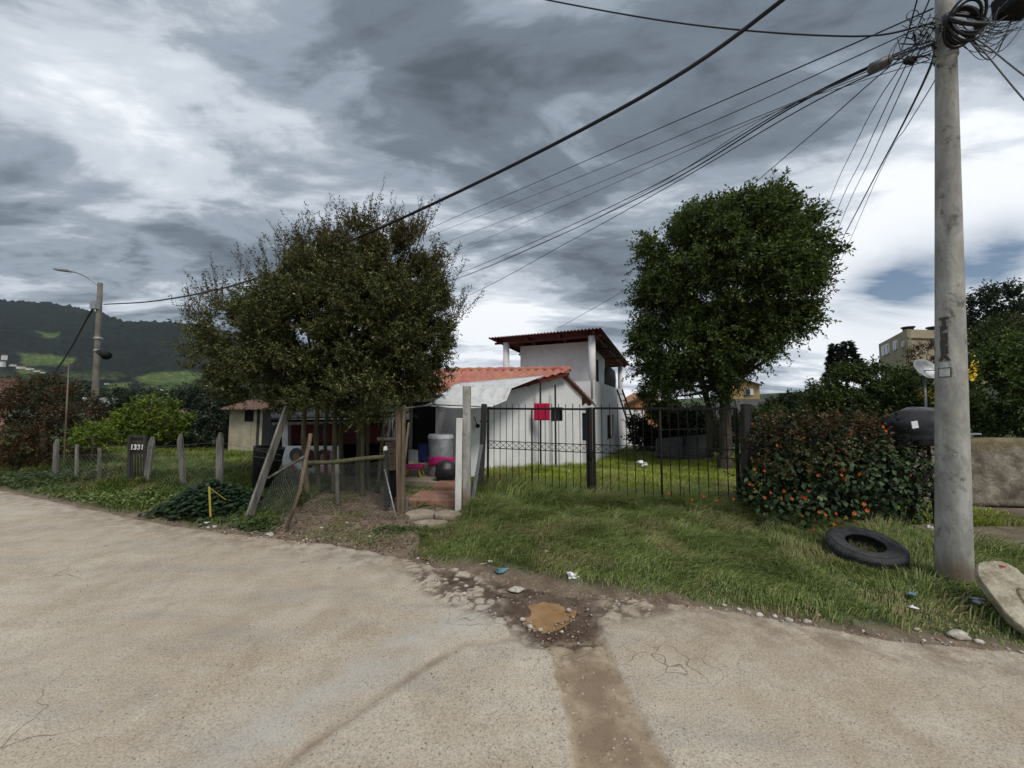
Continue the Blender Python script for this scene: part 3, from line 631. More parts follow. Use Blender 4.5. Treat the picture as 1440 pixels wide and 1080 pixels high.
# ---- tall round tree behind the gate
RY = 12.5; HX = lambda x, y: hz(x, y)-.1
rb_ = [(1025, 385, 108, 100, RY, 2.7, 2.2), (1030, 318, 78, 44, RY, 1.9, .9), (1080, 352, 38, 44, RY, 1.5, .5), (960, 370, 62, 70, RY, 2.0, .8), (935, 470, 50, 75, RY, 1.6, .7), (985, 490, 78, 48, RY, 2.2, 1.0), (1070, 450, 62, 42, RY, 1.9, .7),
       (1135, 450, 30, 16, RY, .7, .18), (1055, 485, 48, 30, RY, 1.2, .45), (910, 430, 28, 40, RY, .9, .25), (975, 548, 54, 26, RY, 1.1, .35), (1098, 402, 40, 36, RY, 1.2, .35)]
b = at(1018, 622, RY); b.z = HX(b.x, b.y)
tree('broadleaf_tree', b, 'tall full green tree with a rounded crown, behind the black gate', 'tree',
     [([b, at(1020, 580, RY), at(1018, 530, RY), at(1022, 430, RY)], (.22, .10)), ([at(1000, 622, RY+.5)-Vector((0, 0, .3)), at(998, 580, RY+.4), at(985, 530, RY)], (.13, .08))], rb_,
     dict(nspray=13500, per=19, length=.62, size=.125, width=.052, pal=([(.028, .048, .011), (.056, .086, .019), (.10, .14, .028), (.16, .20, .055)], [3, 4, 3, 1]), up=.25, droop=.35, hollow=.3, clump=(190, .50), tipcol=(.055, .082, .014), tipz=(6.0, 8.5)), nb=34, rb=.09, top=at(1018, 540, RY))
def simple_tree(name, label, cat, px, py, rx, ry, Y, size, n, cols, wts, group=None, trunk=True, per=12, up=.3, extra=(), hollow=.4, rY=None, base=None, clump=(30, .35)):
    bl = [(px, py, rx, ry, Y, rY or rx/F*Y*.8, 1)]+[(px+a*rx, py+b_*ry, rx*c, ry*c, Y, (rY or rx/F*Y)*c, .8*c) for a, b_, c in extra]
    f = at(px, py, Y); g = Vector((f.x, f.y, base if base is not None else hz(f.x, f.y)))
    t = empty(name, g, label, cat, group)
    top = at(px, py, Y)
    if trunk: MB().tube([g-Vector((0, 0, .2)), g.lerp(top, .5)+Vector((.03, 0, 0)), top], [ry/F*Y*.07+.02, ry/F*Y*.05+.015, .02], 8).build('trunk', M['bark'], t)
    foliage('crown', bl, n, per, size*3.2, size, size*.42, (cols, wts), M['leaf'], t, up=up, hollow=hollow, clump=clump)
    return t
DK = [(.014, .024, .010), (.026, .042, .015), (.045, .065, .022)]
simple_tree('russet_bush', 'big russet and green bush at the far left edge beside the fence', 'bush', 62, 592, 66, 66, 9.6, .07, 2200, [(.10, .045, .02), (.045, .045, .02), (.03, .035, .015), (.12, .06, .035)], [2.2, 3, 2, 1.2], extra=((-.5, .3, .8), (.5, .45, .7), (-.9, .5, .8), (.1, -.4, .55)), rY=1.1)
simple_tree('yellow_green_bush', 'bright yellow-green leafy bush behind the picket posts', 'bush', 212, 592, 42, 34, 14, .12, 700, [(.16, .20, .02), (.11, .16, .02), (.06, .10, .015)], [3, 3, 2], extra=((-.5, .35, .7), (.6, .1, .6)))
simple_tree('grey_green_tree', 'dark grey-green leafy tree between the yellow-green bush and the cream shed', 'tree', 295, 572, 48, 42, 17, .13, 1300, [(.03, .045, .03), (.055, .075, .05), (.018, .028, .018)], [3, 2, 3], extra=((-.6, .2, .6), (.6, -.1, .6), (0, .5, .9)))
simple_tree('sapling', 'small lime-green sapling in front of the street lamp pole', 'sapling', 130, 612, 22, 14, 9.2, .07, 170, [(.15, .20, .02), (.10, .16, .02)], [1, 1], extra=((-.8, .2, .5), (.7, -.1, .5)))
simple_tree('dark_hedge', 'low dark hedge running behind the picket posts', 'hedge', 215, 636, 100, 26, 15.5, .13, 1400, DK, [3, 3, 1], rY=.8, trunk=False, extra=((-.9, 0, .8), (.7, .1, .8)))
simple_tree('dark_hedge', 'dark shrubs standing between the lamp pole and the pink wall', 'shrub', 172, 590, 26, 30, 17, .13, 600, DK, [3, 3, 1], rY=.8, trunk=False)
simple_tree('light_green_shrub', 'light green shrub beside the end of the white house', 'shrub', 925, 558, 24, 24, 16.5, .13, 420, [(.11, .15, .035), (.06, .09, .02)], [1, 1])
simple_tree('back_hedge', 'dark overgrown hedge across the back of the yard, behind the round tree', 'hedge', 960, 606, 70, 38, 17.5, .15, 2600, DK, [4, 3, 1], rY=1.2, trunk=False, extra=((-.3, 0, .8), (.6, 0, .8), (-.55, .35, .5)), hollow=.2)
simple_tree('flat_topped_bush', 'dark flat-topped bush right of the yellow house', 'bush', 1120, 578, 38, 22, 17, .13, 1100, DK, [4, 3, 1], extra=((-.6, .3, .7), (.8, 0, .8), (1.2, .2, .7)), rY=1.0)
simple_tree('mixed_hedge', 'thick green hedge bush above the rubble wall, left of the concrete pole', 'hedge', 1215, 562, 78, 50, 11, .10, 3600, [(.024, .04, .011), (.05, .08, .02), (.10, .145, .03), (.15, .16, .04)], [3, 4, 2, 1], extra=((-.6, .2, .6), (.7, .1, .8), (.2, -.35, .6), (0, .5, .9), (1.1, .3, .7)), rY=1.3, trunk=False, hollow=.3)
simple_tree('wall_hedge', 'tall green hedge on top of the rubble wall, right of the concrete pole', 'hedge', 1440, 545, 95, 72, 8.3, .085, 4200, [(.035, .065, .016), (.065, .11, .026), (.12, .155, .035), (.14, .13, .04)], [3, 4, 1.5, .6], extra=((-.3, .3, .8), (.1, -.5, .7), (.9, 0, 1)), rY=.9, trunk=False, hollow=.3)
simple_tree('lawn_edge_plants', 'bright green low shrubs along the yard edge behind the gate post', 'shrub', 1095, 592, 42, 18, 13, .10, 700, [(.07, .11, .02), (.04, .07, .015)], [1, 1], trunk=False, extra=((-.8, .1, .6), (.7, .2, .6)), rY=.7)
simple_tree('spreading_tree', 'large dark tree on the hilltop at the right edge of the picture', 'tree', 1402, 440, 36, 38, 34, .30, 900, [(.018, .03, .014), (.03, .045, .02)], [1, 1], extra=((-.5, .4, .6), (.5, .5, .7), (0, -.6, .5), (-.9, -.1, .3), (.9, .2, .6)), base=3)
simple_tree('hillside_bush', 'olive green bushes below the hilltop tree', 'bush', 1425, 480, 45, 32, 22, .2, 900, [(.05, .065, .02), (.09, .10, .03), (.03, .05, .015)], [1, 1, 1], extra=((-.8, .1, .7), (.6, -.6, .6)), base=2, trunk=False)
simple_tree('bare_shrub', 'brown half-bare shrub in front of the beige building', 'shrub', 1303, 498, 20, 15, 30, .18, 130, [(.10, .055, .035), (.06, .045, .025)], [1, 1], base=2)
def conifer(px, top, bot, w, Y, label):
    g = at(px, 575, Y); g.z = 2.0; t = empty('conifer', g, label, 'conifer', 'dark conifers on the skyline'); tp = at(px, top, Y); bt = at(px, bot, Y); n = 900
    MB().tube([g, tp], [.16, .03], 6).build('trunk', M['bark'], t)
    k = RNG.uniform(0, 1, n)**.7; a = RNG.uniform(0, 6.28, n); r = k*w/F*Y*RNG.uniform(.5, 1.1, n)*(1+.3*np.sin(k*40))
    p = np.stack([tp.x+r*np.cos(a), Y+r*np.sin(a), tp.z+(bt.z-tp.z)*k], -1); d = np.stack([np.cos(a), np.sin(a), -.1+0*a], -1)+rnd(n, .3)
    V, Fq = leaf_arrays(p, d, .55, .22); npmesh('crown', V, Fq, M['leaf'], t, np.repeat(palette(n, [(.012, .02, .016), (.022, .034, .024)], [1, 1]), 4, 0))
conifer(1173, 484, 535, 9, 36, 'narrow dark conifer, the smaller one left of the beige building'); conifer(1191, 480, 535, 17, 33, 'fuller dark conifer, the one nearer the beige building'); 
# ------------------------------------------------------------------ white house
O = Vector((3.0, 13.3, 0)); e1 = Vector((-.912, .410, 0)); e2 = Vector((.410, .912, 0)); UP = Vector((0, 0, 1))
def TP(s, t, z): return O+e1*s+e2*t+UP*z
house = empty('white_house', (.5, 11, -.3), 'whitewashed house with red tiled roof and a roofed terrace tower', 'house')
W1 = Vector((-1.18, 9.0, 0)); WD = (Vector((2.6, 12.6, 0))-W1); WL = WD.length; wd = WD.normalized(); wn = Vector((wd.y, -wd.x, 0))   # faces the gate
ZP = 2.72; tP = .706; ZL = 1.90
def WP(t, z, o=0): return W1+WD*t+wn*o+UP*z
tE = .93
def wall_poly(pts, th, name='wall', mat='wall'): return MB().slab(pts, th).build(name, M[mat], house)
# gable wall, cut round the window
zt = lambda t: ZL+(ZP-ZL)*t/tP if t < tP else ZP-(ZP-1.85)*(t-tP)/(1-tP)
wt0, wt1, wz0, wz1 = .625, .735, 1.27, 1.70
def zwin(px, py, t):
    p = WP(t, 0); return CAM_H+(575-py)/F*p.y
th = -wn*.16
wall_poly([WP(0, -.6), WP(wt0, -.6), WP(wt0, zt(wt0)), WP(0, zt(0))], th)
wall_poly([WP(wt0, -.6), WP(wt1, -.6), WP(wt1, wz0), WP(wt0, wz0)], th)
wall_poly([WP(wt0, wz1), WP(wt1, wz1), WP(wt1, zt(wt1)), WP(tP, ZP), WP(wt0, zt(wt0))], th)
wall_poly([WP(wt1, -.6), WP(tE, -.6), WP(tE, zt(tE)), WP(wt1, zt(wt1))], th)
w = MB()
for a, b in ((wt0, wt0+.008), (wt1-.008, wt1), ((wt0+wt1)/2-.004, (wt0+wt1)/2+.004)): w.slab([WP(a, wz0, -.02), WP(b, wz0, -.02), WP(b, wz1, -.02), WP(a, wz1, -.02)], -wn*.04)
fr = w.build('window', M['black'], house); MB().slab([WP(wt0, wz0, -.08), WP(wt1, wz0, -.08), WP(wt1, wz1, -.08), WP(wt0, wz1, -.08)], -wn*.01).build('pane', M['window'], fr)
# porch wall going left behind the porch
pd = Vector((-.69, .724, 0)); pn = Vector((-.724, -.69, 0))
def PP(s, z, o=0): return W1+pd*s+pn*o+UP*z
for s0, s1, z0, z1 in ((.16, 1.25, -.5, 2.0), (1.25, 2.7, -.5, .46), (1.25, 2.7, 1.85, 2.0), (2.7, 3.3, -.5, 2.0)):
    wall_poly([PP(s0, z0), PP(s1, z0), PP(s1, z1), PP(s0, z1)], -pn*.16)
MB().slab([PP(1.25, .46, -.12), PP(2.7, .46, -.12), PP(2.7, 1.85, -.12), PP(1.25, 1.85, -.12)], -pn*.02).build('window', M['dark'], house)
# tiled roof
R0 = Vector((1.49, 11.54, 2.84)); RV = Vector((-3.33, .40, 0)); SD = Vector((-.724, -.69, 0))
Mi = Matrix(((RV.x, SD.x), (RV.y, SD.y))).inverted()
def roofz(x, y):
    v = Mi @ Vector((x-R0.x, y-R0.y)); return R0.z-.223*v[1]
def tiles(uv, sdir, drop, smax, umax, name='tile_roof', off=.35):
    nU = 200; rows = 9; G = []
    ex = -RV.normalized()*off
    for i in range(rows*3+1):
        s = smax*i/(rows*3); step = (i % 3)/3.; g = []
        for j in range(nU+1):
            u = umax*j/nU; lenU = u*RV.length; a = math.sin(lenU/.24*2*math.pi); a = a if a > 0 else a*.6
            sag = -.035*math.sin(s/smax*math.pi)*(.5+.5*math.sin(u*5))
            p = R0+ex*(1-j/nU)*1.0+RV*u+sdir*s+UP*(-drop*s+.055*a+(.055 if i % 3 == 1 else .03 if i % 3 == 2 else 0)+sag+random.uniform(-.003, .003))
            g.append(p)
        G.append(g)
    return MB().sheet(G, (0, 0, -.035)).build(name, M['tile'], house)
tiles(0, SD, .223, 3.35, 1.22); tiles(0, -SD, .60, 1.70, 1.22, off=.12)
mb = MB(); rp = [R0+RV*(k/24*1.22)+UP*(.06+.012*(k % 2)) for k in range(25)]; rp[0] = R0+Vector((.36, -.04, .06)); mb.tube(rp, [.075+.012*(k % 2) for k in range(25)], 10); mb.build('ridge_tile', M['tile'], house)
# barge boards and rafters under the gable overhang
mb = MB(); ov = -RV.normalized()*.30
mb.bar(R0+ov-UP*.09, R0+ov+SD*3.3-UP*(.223*3.3+.09), .03, .09); mb.build('barge_board', M['underroof'], house)
MB().bar(R0+ov*.5-UP*.07, R0+ov*.5-SD*1.72-UP*(.6*1.72+.07), .03, .05).build('barge_board', M['greyroof'], house)
for s in (.02, .9, 1.8): MB().bar(R0+ov*1.0+SD*s-UP*(.223*s+.13), R0-ov+SD*s-UP*(.223*s+.13), .07, .07).build('rafter', M['underroof'], house)
for px, y0 in ((760, 538), (781, 541)):
    p = at(px, 575, 10.5 if px < 770 else 11.0); MB().bar((p.x, p.y, -.45), (p.x, p.y, 1.65+(575-y0)/F*p.y), .05).build('post', M['darkwood'], house)
# awning sheet stretched from roof to poles
def awn():
    A, B, D, C = at(766, 534, 10.45), at(640, 548, 9.8), at(690, 573, 8.3), at(598, 570, 7.6); G = []
    for i in range(13):
        v = i/12; g = []
        for j in range(19):
            u = j/18; p = A.lerp(B, u).lerp(D.lerp(C, u), v); z = p.z-.05*math.sin(u*math.pi)*v*(1-.2*v)+.006*math.sin(u*23+v*9)*v-.05*math.sin(v*math.pi)*(1-u)
            v2 = Mi @ Vector((p.x-R0.x, p.y-R0.y))
            if v2[1] < 3.6: z = max(z, roofz(p.x, p.y)+.085)
            g.append(Vector((p.x, p.y, z)))
        G.append(g)
    MB().sheet(G, (0, 0, .008)).build('awning', M['awning'], house)
am = Mat('grubby_white_tarpaulin'); am.base(am.mix(am.ramp(am.noise(4, 6, .7, .6), [(.45, 0), (.7, .6)]), (.62, .63, .63), (.30, .29, .26))); am.rough(.7); am.bump(am.noise(7, 5, .6), .5, .03); M['awning'] = am.m
awn()
# tower
PZ = 2.66
def tw(s0, t0, s1, t1, z0, z1, thk=.15, name='wall', inward=None):
    a, b = TP(s0, t0, 0), TP(s1, t1, 0); n_ = inward*thk; wall_poly([a+UP*z0, b+UP*z0, b+UP*z1, a+UP*z1], n_, name)
tw(0, .15, 3.9, .15, -.6, 1.75, inward=-e2*1.0) if False else None
# front (towards the tiled roof) split round the dark door-like window
for s0, s1, z0, z1 in ((0, .13, -.6, PZ), (.13, .58, -.6, .50), (.13, .58, 1.50, PZ), (.58, 3.9, -.6, PZ)): tw(s0, 0, s1, 0, z0, z1, inward=e2)
MB().slab([TP(.13, .05, .50), TP(.58, .05, .50), TP(.58, .05, 1.50), TP(.13, .05, 1.50)], e2*.04).build('window', M['window'], house)
for t0, t1, z0, z1 in ((.15, 2.35, -.6, PZ), (2.35, 4.1, -.6, .36), (2.35, 4.1, 1.39, PZ), (4.1, 7.6, -.6, PZ)): tw(0, t0, 0, t1, z0, z1, inward=e1)
f2 = MB().slab([TP(.05, 2.35, .36), TP(.05, 4.1, .36), TP(.05, 4.1, 1.39), TP(.05, 2.35, 1.39)], e1*.03).build('window', M['window'], house)
for t_ in (3.2, 2.38): MB().bar(TP(.02, t_, .36), TP(.02, t_, 1.39), .05).build('frame', M['black'], f2)
tw(3.9, .15, 3.9, 7.6, -.6, PZ, inward=-e1); tw(.15, 7.6, 3.75, 7.6, -.6, PZ, inward=-e2)
wall_poly([TP(.15, .15, 1.9), TP(3.75, .15, 1.9), TP(3.75, 7.45, 1.9), TP(.15, 7.45, 1.9)], UP*.12, 'terrace_floor')
# drain pipe and low side wall
p0 = TP(-.02, 7.6, 0); q0 = Vector((7.35, 20.6, 0))
wall_poly([Vector((6.1, 20.2, -1)), Vector((7.35, 20.6, -1)), Vector((7.35, 20.6, 1.55)), Vector((6.1, 20.2, 1.6))], (0, .2, 0))
# upper room
for a, b_, c, d_ in ((.42, 1.0, 3.35, 1.0), (.42, 1.0, .42, 4.4), (3.35, 1.0, 3.35, 4.4), (.42, 4.4, 3.35, 4.4)):
    v = (TP(c, d_, 0)-TP(a, b_, 0)).normalized(); n_ = v.cross(UP)*(-.12)
    if a == c == .42: pts = [(a, 1.12, 1.45), (a, 1.6, 4.28)]
    zt_a = 4.36-.02*b_; zt_b = 4.36-.02*d_
    A1, B1 = TP(a, b_, 0), TP(c, d_, 0)
    if b_ == d_ == 1.0: wall_poly([A1+UP*2.02, B1+UP*2.02, B1+UP*4.30, A1+UP*4.30], e2*.12)
    elif b_ == d_: wall_poly([A1+UP*2.02, B1+UP*2.02, B1+UP*4.0, A1+UP*4.0], -e2*.12)
    else: wall_poly([A1+e2*.12+UP*2.02, B1-e2*.12+UP*2.02, B1-e2*.12+UP*4.02, A1+e2*.12+UP*4.26], e1*(.12 if a == .42 else -.12))
MB().slab([TP(.40, 1.9, 2.03), TP(.40, 2.7, 2.03), TP(.40, 2.7, 3.75), TP(.40, 1.9, 3.75)], -e1*.01).build('door', M['dark'], house)
# terrace roof: corrugated, falling to the back
def troof():
    G = []; n = 220
    for i in range(9):
        t = -.30+(8.7)*i/8; z = 4.50-.045*(t+.3)
        G.append([TP(-.30+4.5*j/n, t, z+.028*math.sin(j/n*4.5/.13*2*math.pi)) for j in range(n+1)])
    MB().sheet(G, (0, 0, .012)).build('terrace_roof', M['underroof'], house)
troof()
mb = MB()
for s in (.0, 1.3, 2.6, 3.9): mb.bar(TP(s, -.2, 4.40), TP(s, 8.3, 4.02), .07, .10)
for t in (.1, 2.6, 5.0, 7.5): mb.bar(TP(-.2, t, 4.33-.045*t), TP(4.1, t, 4.33-.045*t), .06, .08)
mb.build('beam', M['underroof'], house)
for s, t in ((.12, .12), (3.6, .12), (.12, 7.4), (3.6, 7.4)):
    MB().tube([TP(s, t, 2.0), TP(s, t, 4.34-.045*t)], .13, 14).build('column', M['wall'], house)
mb = MB(); mb.tube([TP(1.55, -.03, 1.9), TP(1.55, -.03, 3.0)], .02, 6); mb.tube([TP(1.55, -.03, 3.0), TP(1.50, -.05, 3.04)], .05, 8); mb.build('vent_pipe', M['galvdull'], house)
# water tank on the terrace
tk = empty('water_tank', TP(.8, 4.9, 2.02), 'black plastic water tank standing on the terrace tower', 'water tank')
MB().lathe([(0, 0), (.62, 0), (.66, .1), (.70, .9), (.68, 1.25), (.5, 1.45), (.2, 1.5), (0, 1.5)], TP(.8, 4.9, 2.02), 24, Matrix.Scale(1.15, 3)).build('tank', M['rubber'], tk)
MB().lathe([(.22, 1.48), (.24, 1.5), (.24, 1.56), (0, 1.58)], TP(.8, 4.9, 2.02), 20, Matrix.Scale(1.15, 3)).build('lid', M['rubber'], tk)
# ---- things around the house
def cloth(name, label, cat, c, w, h, mat, n_=Vector((0, -1, 0)), right=Vector((1, 0, 0))):
    G = [[Vector(c)+right*(w*(j/12-.5))+UP*(-h*i/12)+n_*(.012*math.sin(j*1.9+i*.5)*(i/12+.2)) for j in range(13)] for i in range(13)]
    return tag(MB().sheet(G, n_*.004).build(name, mat), label, cat)
rc = at(762, 567, 10.38); cloth('red_cloth', 'crimson cloth hung under the gable overhang beside the small window', 'cloth', rc, .44, .48, M['red'])
def ladder():
    t = empty('leaning_ladder', at(885, 628, 17.0), 'dark rickety wooden ladder leaning on the end of the white house', 'ladder')
    a, b = at(868, 548, 18.0), at(893, 632, 16.6); a2, b2 = a+Vector((.24, 0, 0)), b+Vector((.32, 0, 0))
    for p, q in ((a, b), (a2, b2)): MB().tube([p, p.lerp(q, .5)+Vector((.03, 0, 0)), q], .045, 6).build('rail', M['darkwood'], t)
    for k in range(8): MB().bar(a.lerp(b, .08+k*.12), a2.lerp(b2, .08+k*.12), .04).build('rung', M['darkwood'], t)
ladder()
# porch
porch = empty('porch_floor', (-1.4, 8.0, 0), 'raised worn concrete porch floor in front of the shaded door', 'porch')
mb = MB(); P4 = [at(566, 672, 8.0), at(642, 676, 7.7), W1+wn*.3, PP(2.9, 0, .02)]; P4 = [Vector((p.x, p.y, .12)) for p in P4]; mb.slab([p-UP*.6 for p in P4], UP*.62); mb.build('floor_slab', M['concrete_step'], porch, .02)
def stepblock(c, d, label, rz=0, mat='brickstep', seed=3):
    o = MB().box((0, 0, 0), d).build('step', M[mat], bevel=.03); o.location = c; o.rotation_euler = (.02, -.01, rz); return tag(o, label, 'step')
p = at(617, 690, 6.7); stepblock((p.x-.02, 6.55, .04), (.82, .62, .24), 'low worn reddish step just behind the paving stones', -.1)
p = at(632, 680, 7.3); stepblock((p.x, 7.3, .06), (.55, .5, .30), 'small upper step against the porch edge', -.05)
for i, (px, py, w_, d_, rz, lb_) in enumerate(((592, 722, .50, .38, .2, 'flat paving stone on the left below the reddish step'), (628, 724, .42, .36, -.15, 'flat paving stone beside the white board'), (604, 735, .5, .2, .1, 'thin paving stone nearest the road below the steps'))):
    g = gp(px, py, .07); pts = [Vector((math.cos(a)*w_/2*random.uniform(.85, 1.1), math.sin(a)*d_/2*random.uniform(.85, 1.1), 0)) for a in np.linspace(0, 6.28, 9)[:-1]]
    o = MB().slab(pts, UP*.06).build('paving_stone', M['concrete_step'], bevel=.012); o.location = (g.x, g.y, hz(g.x, g.y)-.012); o.rotation_euler = (0, 0, rz); tag(o, lb_, 'paving stone')
def washer():
    c = at(620, 640, 8.55); g = Vector((c.x, c.y, .14)); t = empty('laundry_tub', g, 'pale grey laundry drum with a lid, on the porch', 'laundry drum')
    mb = MB().lathe([(0, 0), (.27, 0), (.285, .05), (.275, .45), (.285, .85), (.27, .88), (0, .885)], g, 28); mb.build('drum', M['galvdull'], t)
    MB().lathe([(.292, .84), (.296, .90), (.27, .93), (0, .94)], g, 28).build('lid', M['plastic_white'], t)
    G = [[g+Vector((math.cos(a)*(.295+.008*math.sin(a*9)), math.sin(a)*(.295+.008*math.sin(a*9)), .44-.19*i/4+.02*math.sin(a*3))) for a in np.linspace(-3.3, .3, 26)] for i in range(5)]
    tag(MB().sheet(G, (0, -.004, 0)).build('pink_cloth', M['pink']), 'dark pink cloth wrapped round the laundry drum', 'cloth')
washer()
def lump(name, label, cat, c, r, mat, seed=1, nz=1.0, M_=None, amp=.25, n=14):
    mb = MB(); vs = []; fs = []; rr = random.Random(seed)
    for i in range(n+1):
        th_ = math.pi*i/n
        for j in range(n*2):
            a = math.pi*j/n; d = Vector((math.sin(th_)*math.cos(a), math.sin(th_)*math.sin(a), math.cos(th_)))
            k = 1+amp*(float(fbm(d.x*1.7+seed*3.1, d.y*1.7+d.z*2.3, seed, 3))-.5)*2
            vs.append(Vector((d.x*r[0], d.y*r[1], d.z*r[2]))*k)
    m = n*2
    for i in range(n):
        for j in range(m): fs.append((i*m+j, (i+1)*m+j, (i+1)*m+(j+1) % m, i*m+(j+1) % m))
    mb.add(vs, fs, True); o = mb.build(name, mat); o.location = c
    return tag(o, label, cat) if label else o
b_ = at(627, 660, 7.9); bag = lump('rubbish_bag', 'full black rubbish bag slumped on the porch', 'bag', (b_.x, b_.y, .33), (.23, .19, .24), M['plastic_black'], 4, amp=.18)
def chair():
    c = at(586, 655, 8.4); g = Vector((c.x-.05, c.y, .14)); t = empty('child_chair', g, 'small child\'s chair with pink seat and yellow legs on the porch', 'chair')
    MB().box(g+Vector((0, 0, .22)), (.40, .34, .06)).build('seat', M['pink'], t, .015)
    for sx, sy in ((-1, -1), (1, -1), (1, 1), (-1, 1)): MB().bar(g+Vector((sx*.10, sy*.12, .22)), g+Vector((sx*.19, sy*.16, 0)), .03).build('leg', M['yellow'], t)
    MB().bar(g+Vector((.05, .12, .22)), g+Vector((.12, .16, .62)), .035).build('back_post', M['yellow'], t); MB().bar(g+Vector((.22, .12, .22)), g+Vector((.26, .16, .62)), .035).build('back_post', M['yellow'], t)
    MB().box(g+Vector((.17, .15, .45)), (.24, .03, .34)).build('backrest', M['blue'], t, .01)
    cloth('blue_cloth', 'dark blue cloth draped over the back of the small chair', 'cloth', g+Vector((.16, .10, .72)), .22, .40, M['blue'])
chair()
# hose/lamp on white wall
mb = MB(); q = WP(.06, 1.45, .04); mb.tube([q, q+Vector((.03, 0, -.12)), q+Vector((.07, 0, -.2))], .012, 6); mb.tube([q+Vector((.07, 0, -.18)), q+Vector((.09, -.01, -.26))], .05, 10); tag(mb.build('wall_lamp', M['black']), 'small black lamp hanging from a wire beside the concrete post', 'lamp')
# ------------------------------------------------------------------ gate
G0, G1 = Vector((-.49, 6.9, 0)), Vector((3.33, 5.4, 0)); GD = (G1-G0); GL = GD.length; gd = GD.normalized()
def GPt(s, z): return G0+gd*s+UP*z
gate = empty('gate', GPt(GL/2, 0), 'black iron double gate with thin spear bars across the grassy yard', 'gate')
smid = 1.93
RZ = 1.655
for a, b, dz in ((.05, smid-.05, 0.0), (smid+.06, GL-.06, .005)):
    MB().bar(GPt(a, RZ+dz), GPt(b, RZ+dz-.01), .035, .035).build('top_rail', M['black'], gate)
    MB().bar(GPt(a, 1.06), GPt(b, 1.055), .014, .014).build('middle_rail', M['black'], gate); MB().bar(GPt(a, .93), GPt(b, .925), .014, .014).build('middle_rail', M['black'], gate)
    MB().bar(GPt(a, .02), GPt(b, .01), .03, .03).build('bottom_rail', M['black'], gate)
    n = int(round((b-a)/.125)); mb = MB()
    for k in range(n):
        s0, s1 = a+(b-a)*k/n, a+(b-a)*(k+1)/n
        mb.bar(GPt(s0, .935), GPt(s1, 1.05), .007); mb.bar(GPt(s0, 1.05), GPt(s1, .935), .007)
        if 0 < k:
            thick = k == n//2; s = s0; tz = RZ+(.075 if not thick else 0)
            bm_ = MB().tube([GPt(s, .0), GPt(s, RZ+.02), GPt(s, tz-.01), GPt(s, tz+.012)] if not thick else [GPt(s, -.02), GPt(s, RZ)], [.0065, .0065, .008, .001] if not thick else .016, 6)
            bm_.build('bar', M['rustblack'], gate)
    mb.build('lattice_band', M['black'], gate)
    for s in (a, b): MB().bar(GPt(s, -.05), GPt(s, RZ+.015), .04, .04).build('stile', M['black'], gate)
MB().bar(GPt(smid, -.1), GPt(smid, RZ+.02), .055, .055).build('centre_post', M['rustblack'], gate)
for z in (1.42, .3): MB().tube([GPt(-.12, z), GPt(.05, z)], .014, 8).build('hinge', M['black'], gate)
MB().box(GPt(smid+.02, .9)-Vector((0, .03, 0)), (.09, .05, .12), math.atan2(gd.y, gd.x)).build('lock', M['rustblack'], gate)
def upost(name, label, cat, px, ptop, pbot, Y, w, mat, d=None, top='flat', group=None, lean=0):
    a = at(px, ptop, Y); g = at(px, pbot, Y); g.x += lean; g.z = min(g.z, hz(g.x, Y))-.05
    mb = MB(); d = d or w
    if top == 'point':
        mb.bar(g, a-UP*.12, w, d); s = a-UP*.12; hx, hy = w/2, d/2
        mb.add([s+Vector((-hx, -hy, 0)), s+Vector((hx, -hy, 0)), s+Vector((hx, hy, 0)), s+Vector((-hx, hy, 0)), a+Vector((-hx*.15, -hy, 0)), a+Vector((hx*.35, -hy, 0)), a+Vector((hx*.35, hy, 0)), a+Vector((-hx*.15, hy, 0))],
               [(4, 5, 6, 7), (0, 1, 5, 4), (1, 2, 6, 5), (2, 3, 7, 6), (3, 0, 4, 7)])
    else: mb.bar(g, a, w, d)
    return tag(mb.build(name, M[mat], bevel=w*.08), label, cat, group)
upost('gate_post', 'heavy black post on the right end of the gate, beside the flowering bush', 'post', 1049, 568, 728, 5.32, .105, 'darkwood')
a = at(681, 568, 6.75); g = at(675, 716, 6.75); tag(MB().bar((g.x, g.y, -.1), a, .10, .10).build('gate_post', M['darkwood'], bevel=.006), 'leaning black post on the left end of the gate', 'post')
upost('gate_support', 'square grey concrete post left of the gate', 'post', 656.5, 543, 705, 6.05, .125, 'pole')
upost('white_board', 'upright white painted board leaning beside the concrete post', 'board', 646, 588, 712, 5.95, .10, 'whitepaint', .03, lean=-.02)
a, b = at(677, 625, 6.3), at(662, 716, 6.1); tag(MB().bar(b-UP*.03, a, .055, .02).build('leaning_plank', M['galvdull']), 'narrow grey plank leaning against the left gate post', 'plank')
# left timber posts of the porch entrance
upost('porch_post', 'thick brown timber post at the left of the porch entrance', 'post', 560.5, 573, 712, 5.9, .085, 'brownwood', lean=.03)
upost('porch_post', 'thin pale timber post at the left of the porch entrance', 'post', 568, 570, 716, 5.85, .05, 'brownwood', lean=-.01)
a, b = at(575, 594, 6.3), at(567, 660, 6.2); tag(MB().tube([b-UP*.5, b, a], [.03, .028, .018], 8).build('leaning_branch', M['brownwood']), 'crooked bare branch leaning behind the porch posts', 'branch')
a, b = at(562, 575, 5.9), at(690, 572.5, 8.25); tag(MB().tube([a, at(610, 569, 7.0), b], .014, 6).build('awning_pole', M['oldwood']), 'thin grey pole holding up the edge of the awning', 'pole')
o = MB().box((0, 0, 0), (.07, .06, .22)).build('wood_block', M['oldwood'], bevel=.008); g = gp(571, 712, .1); o.location = (g.x, g.y, .12); tag(o, 'short pale wood block at the foot of the porch posts', 'block')
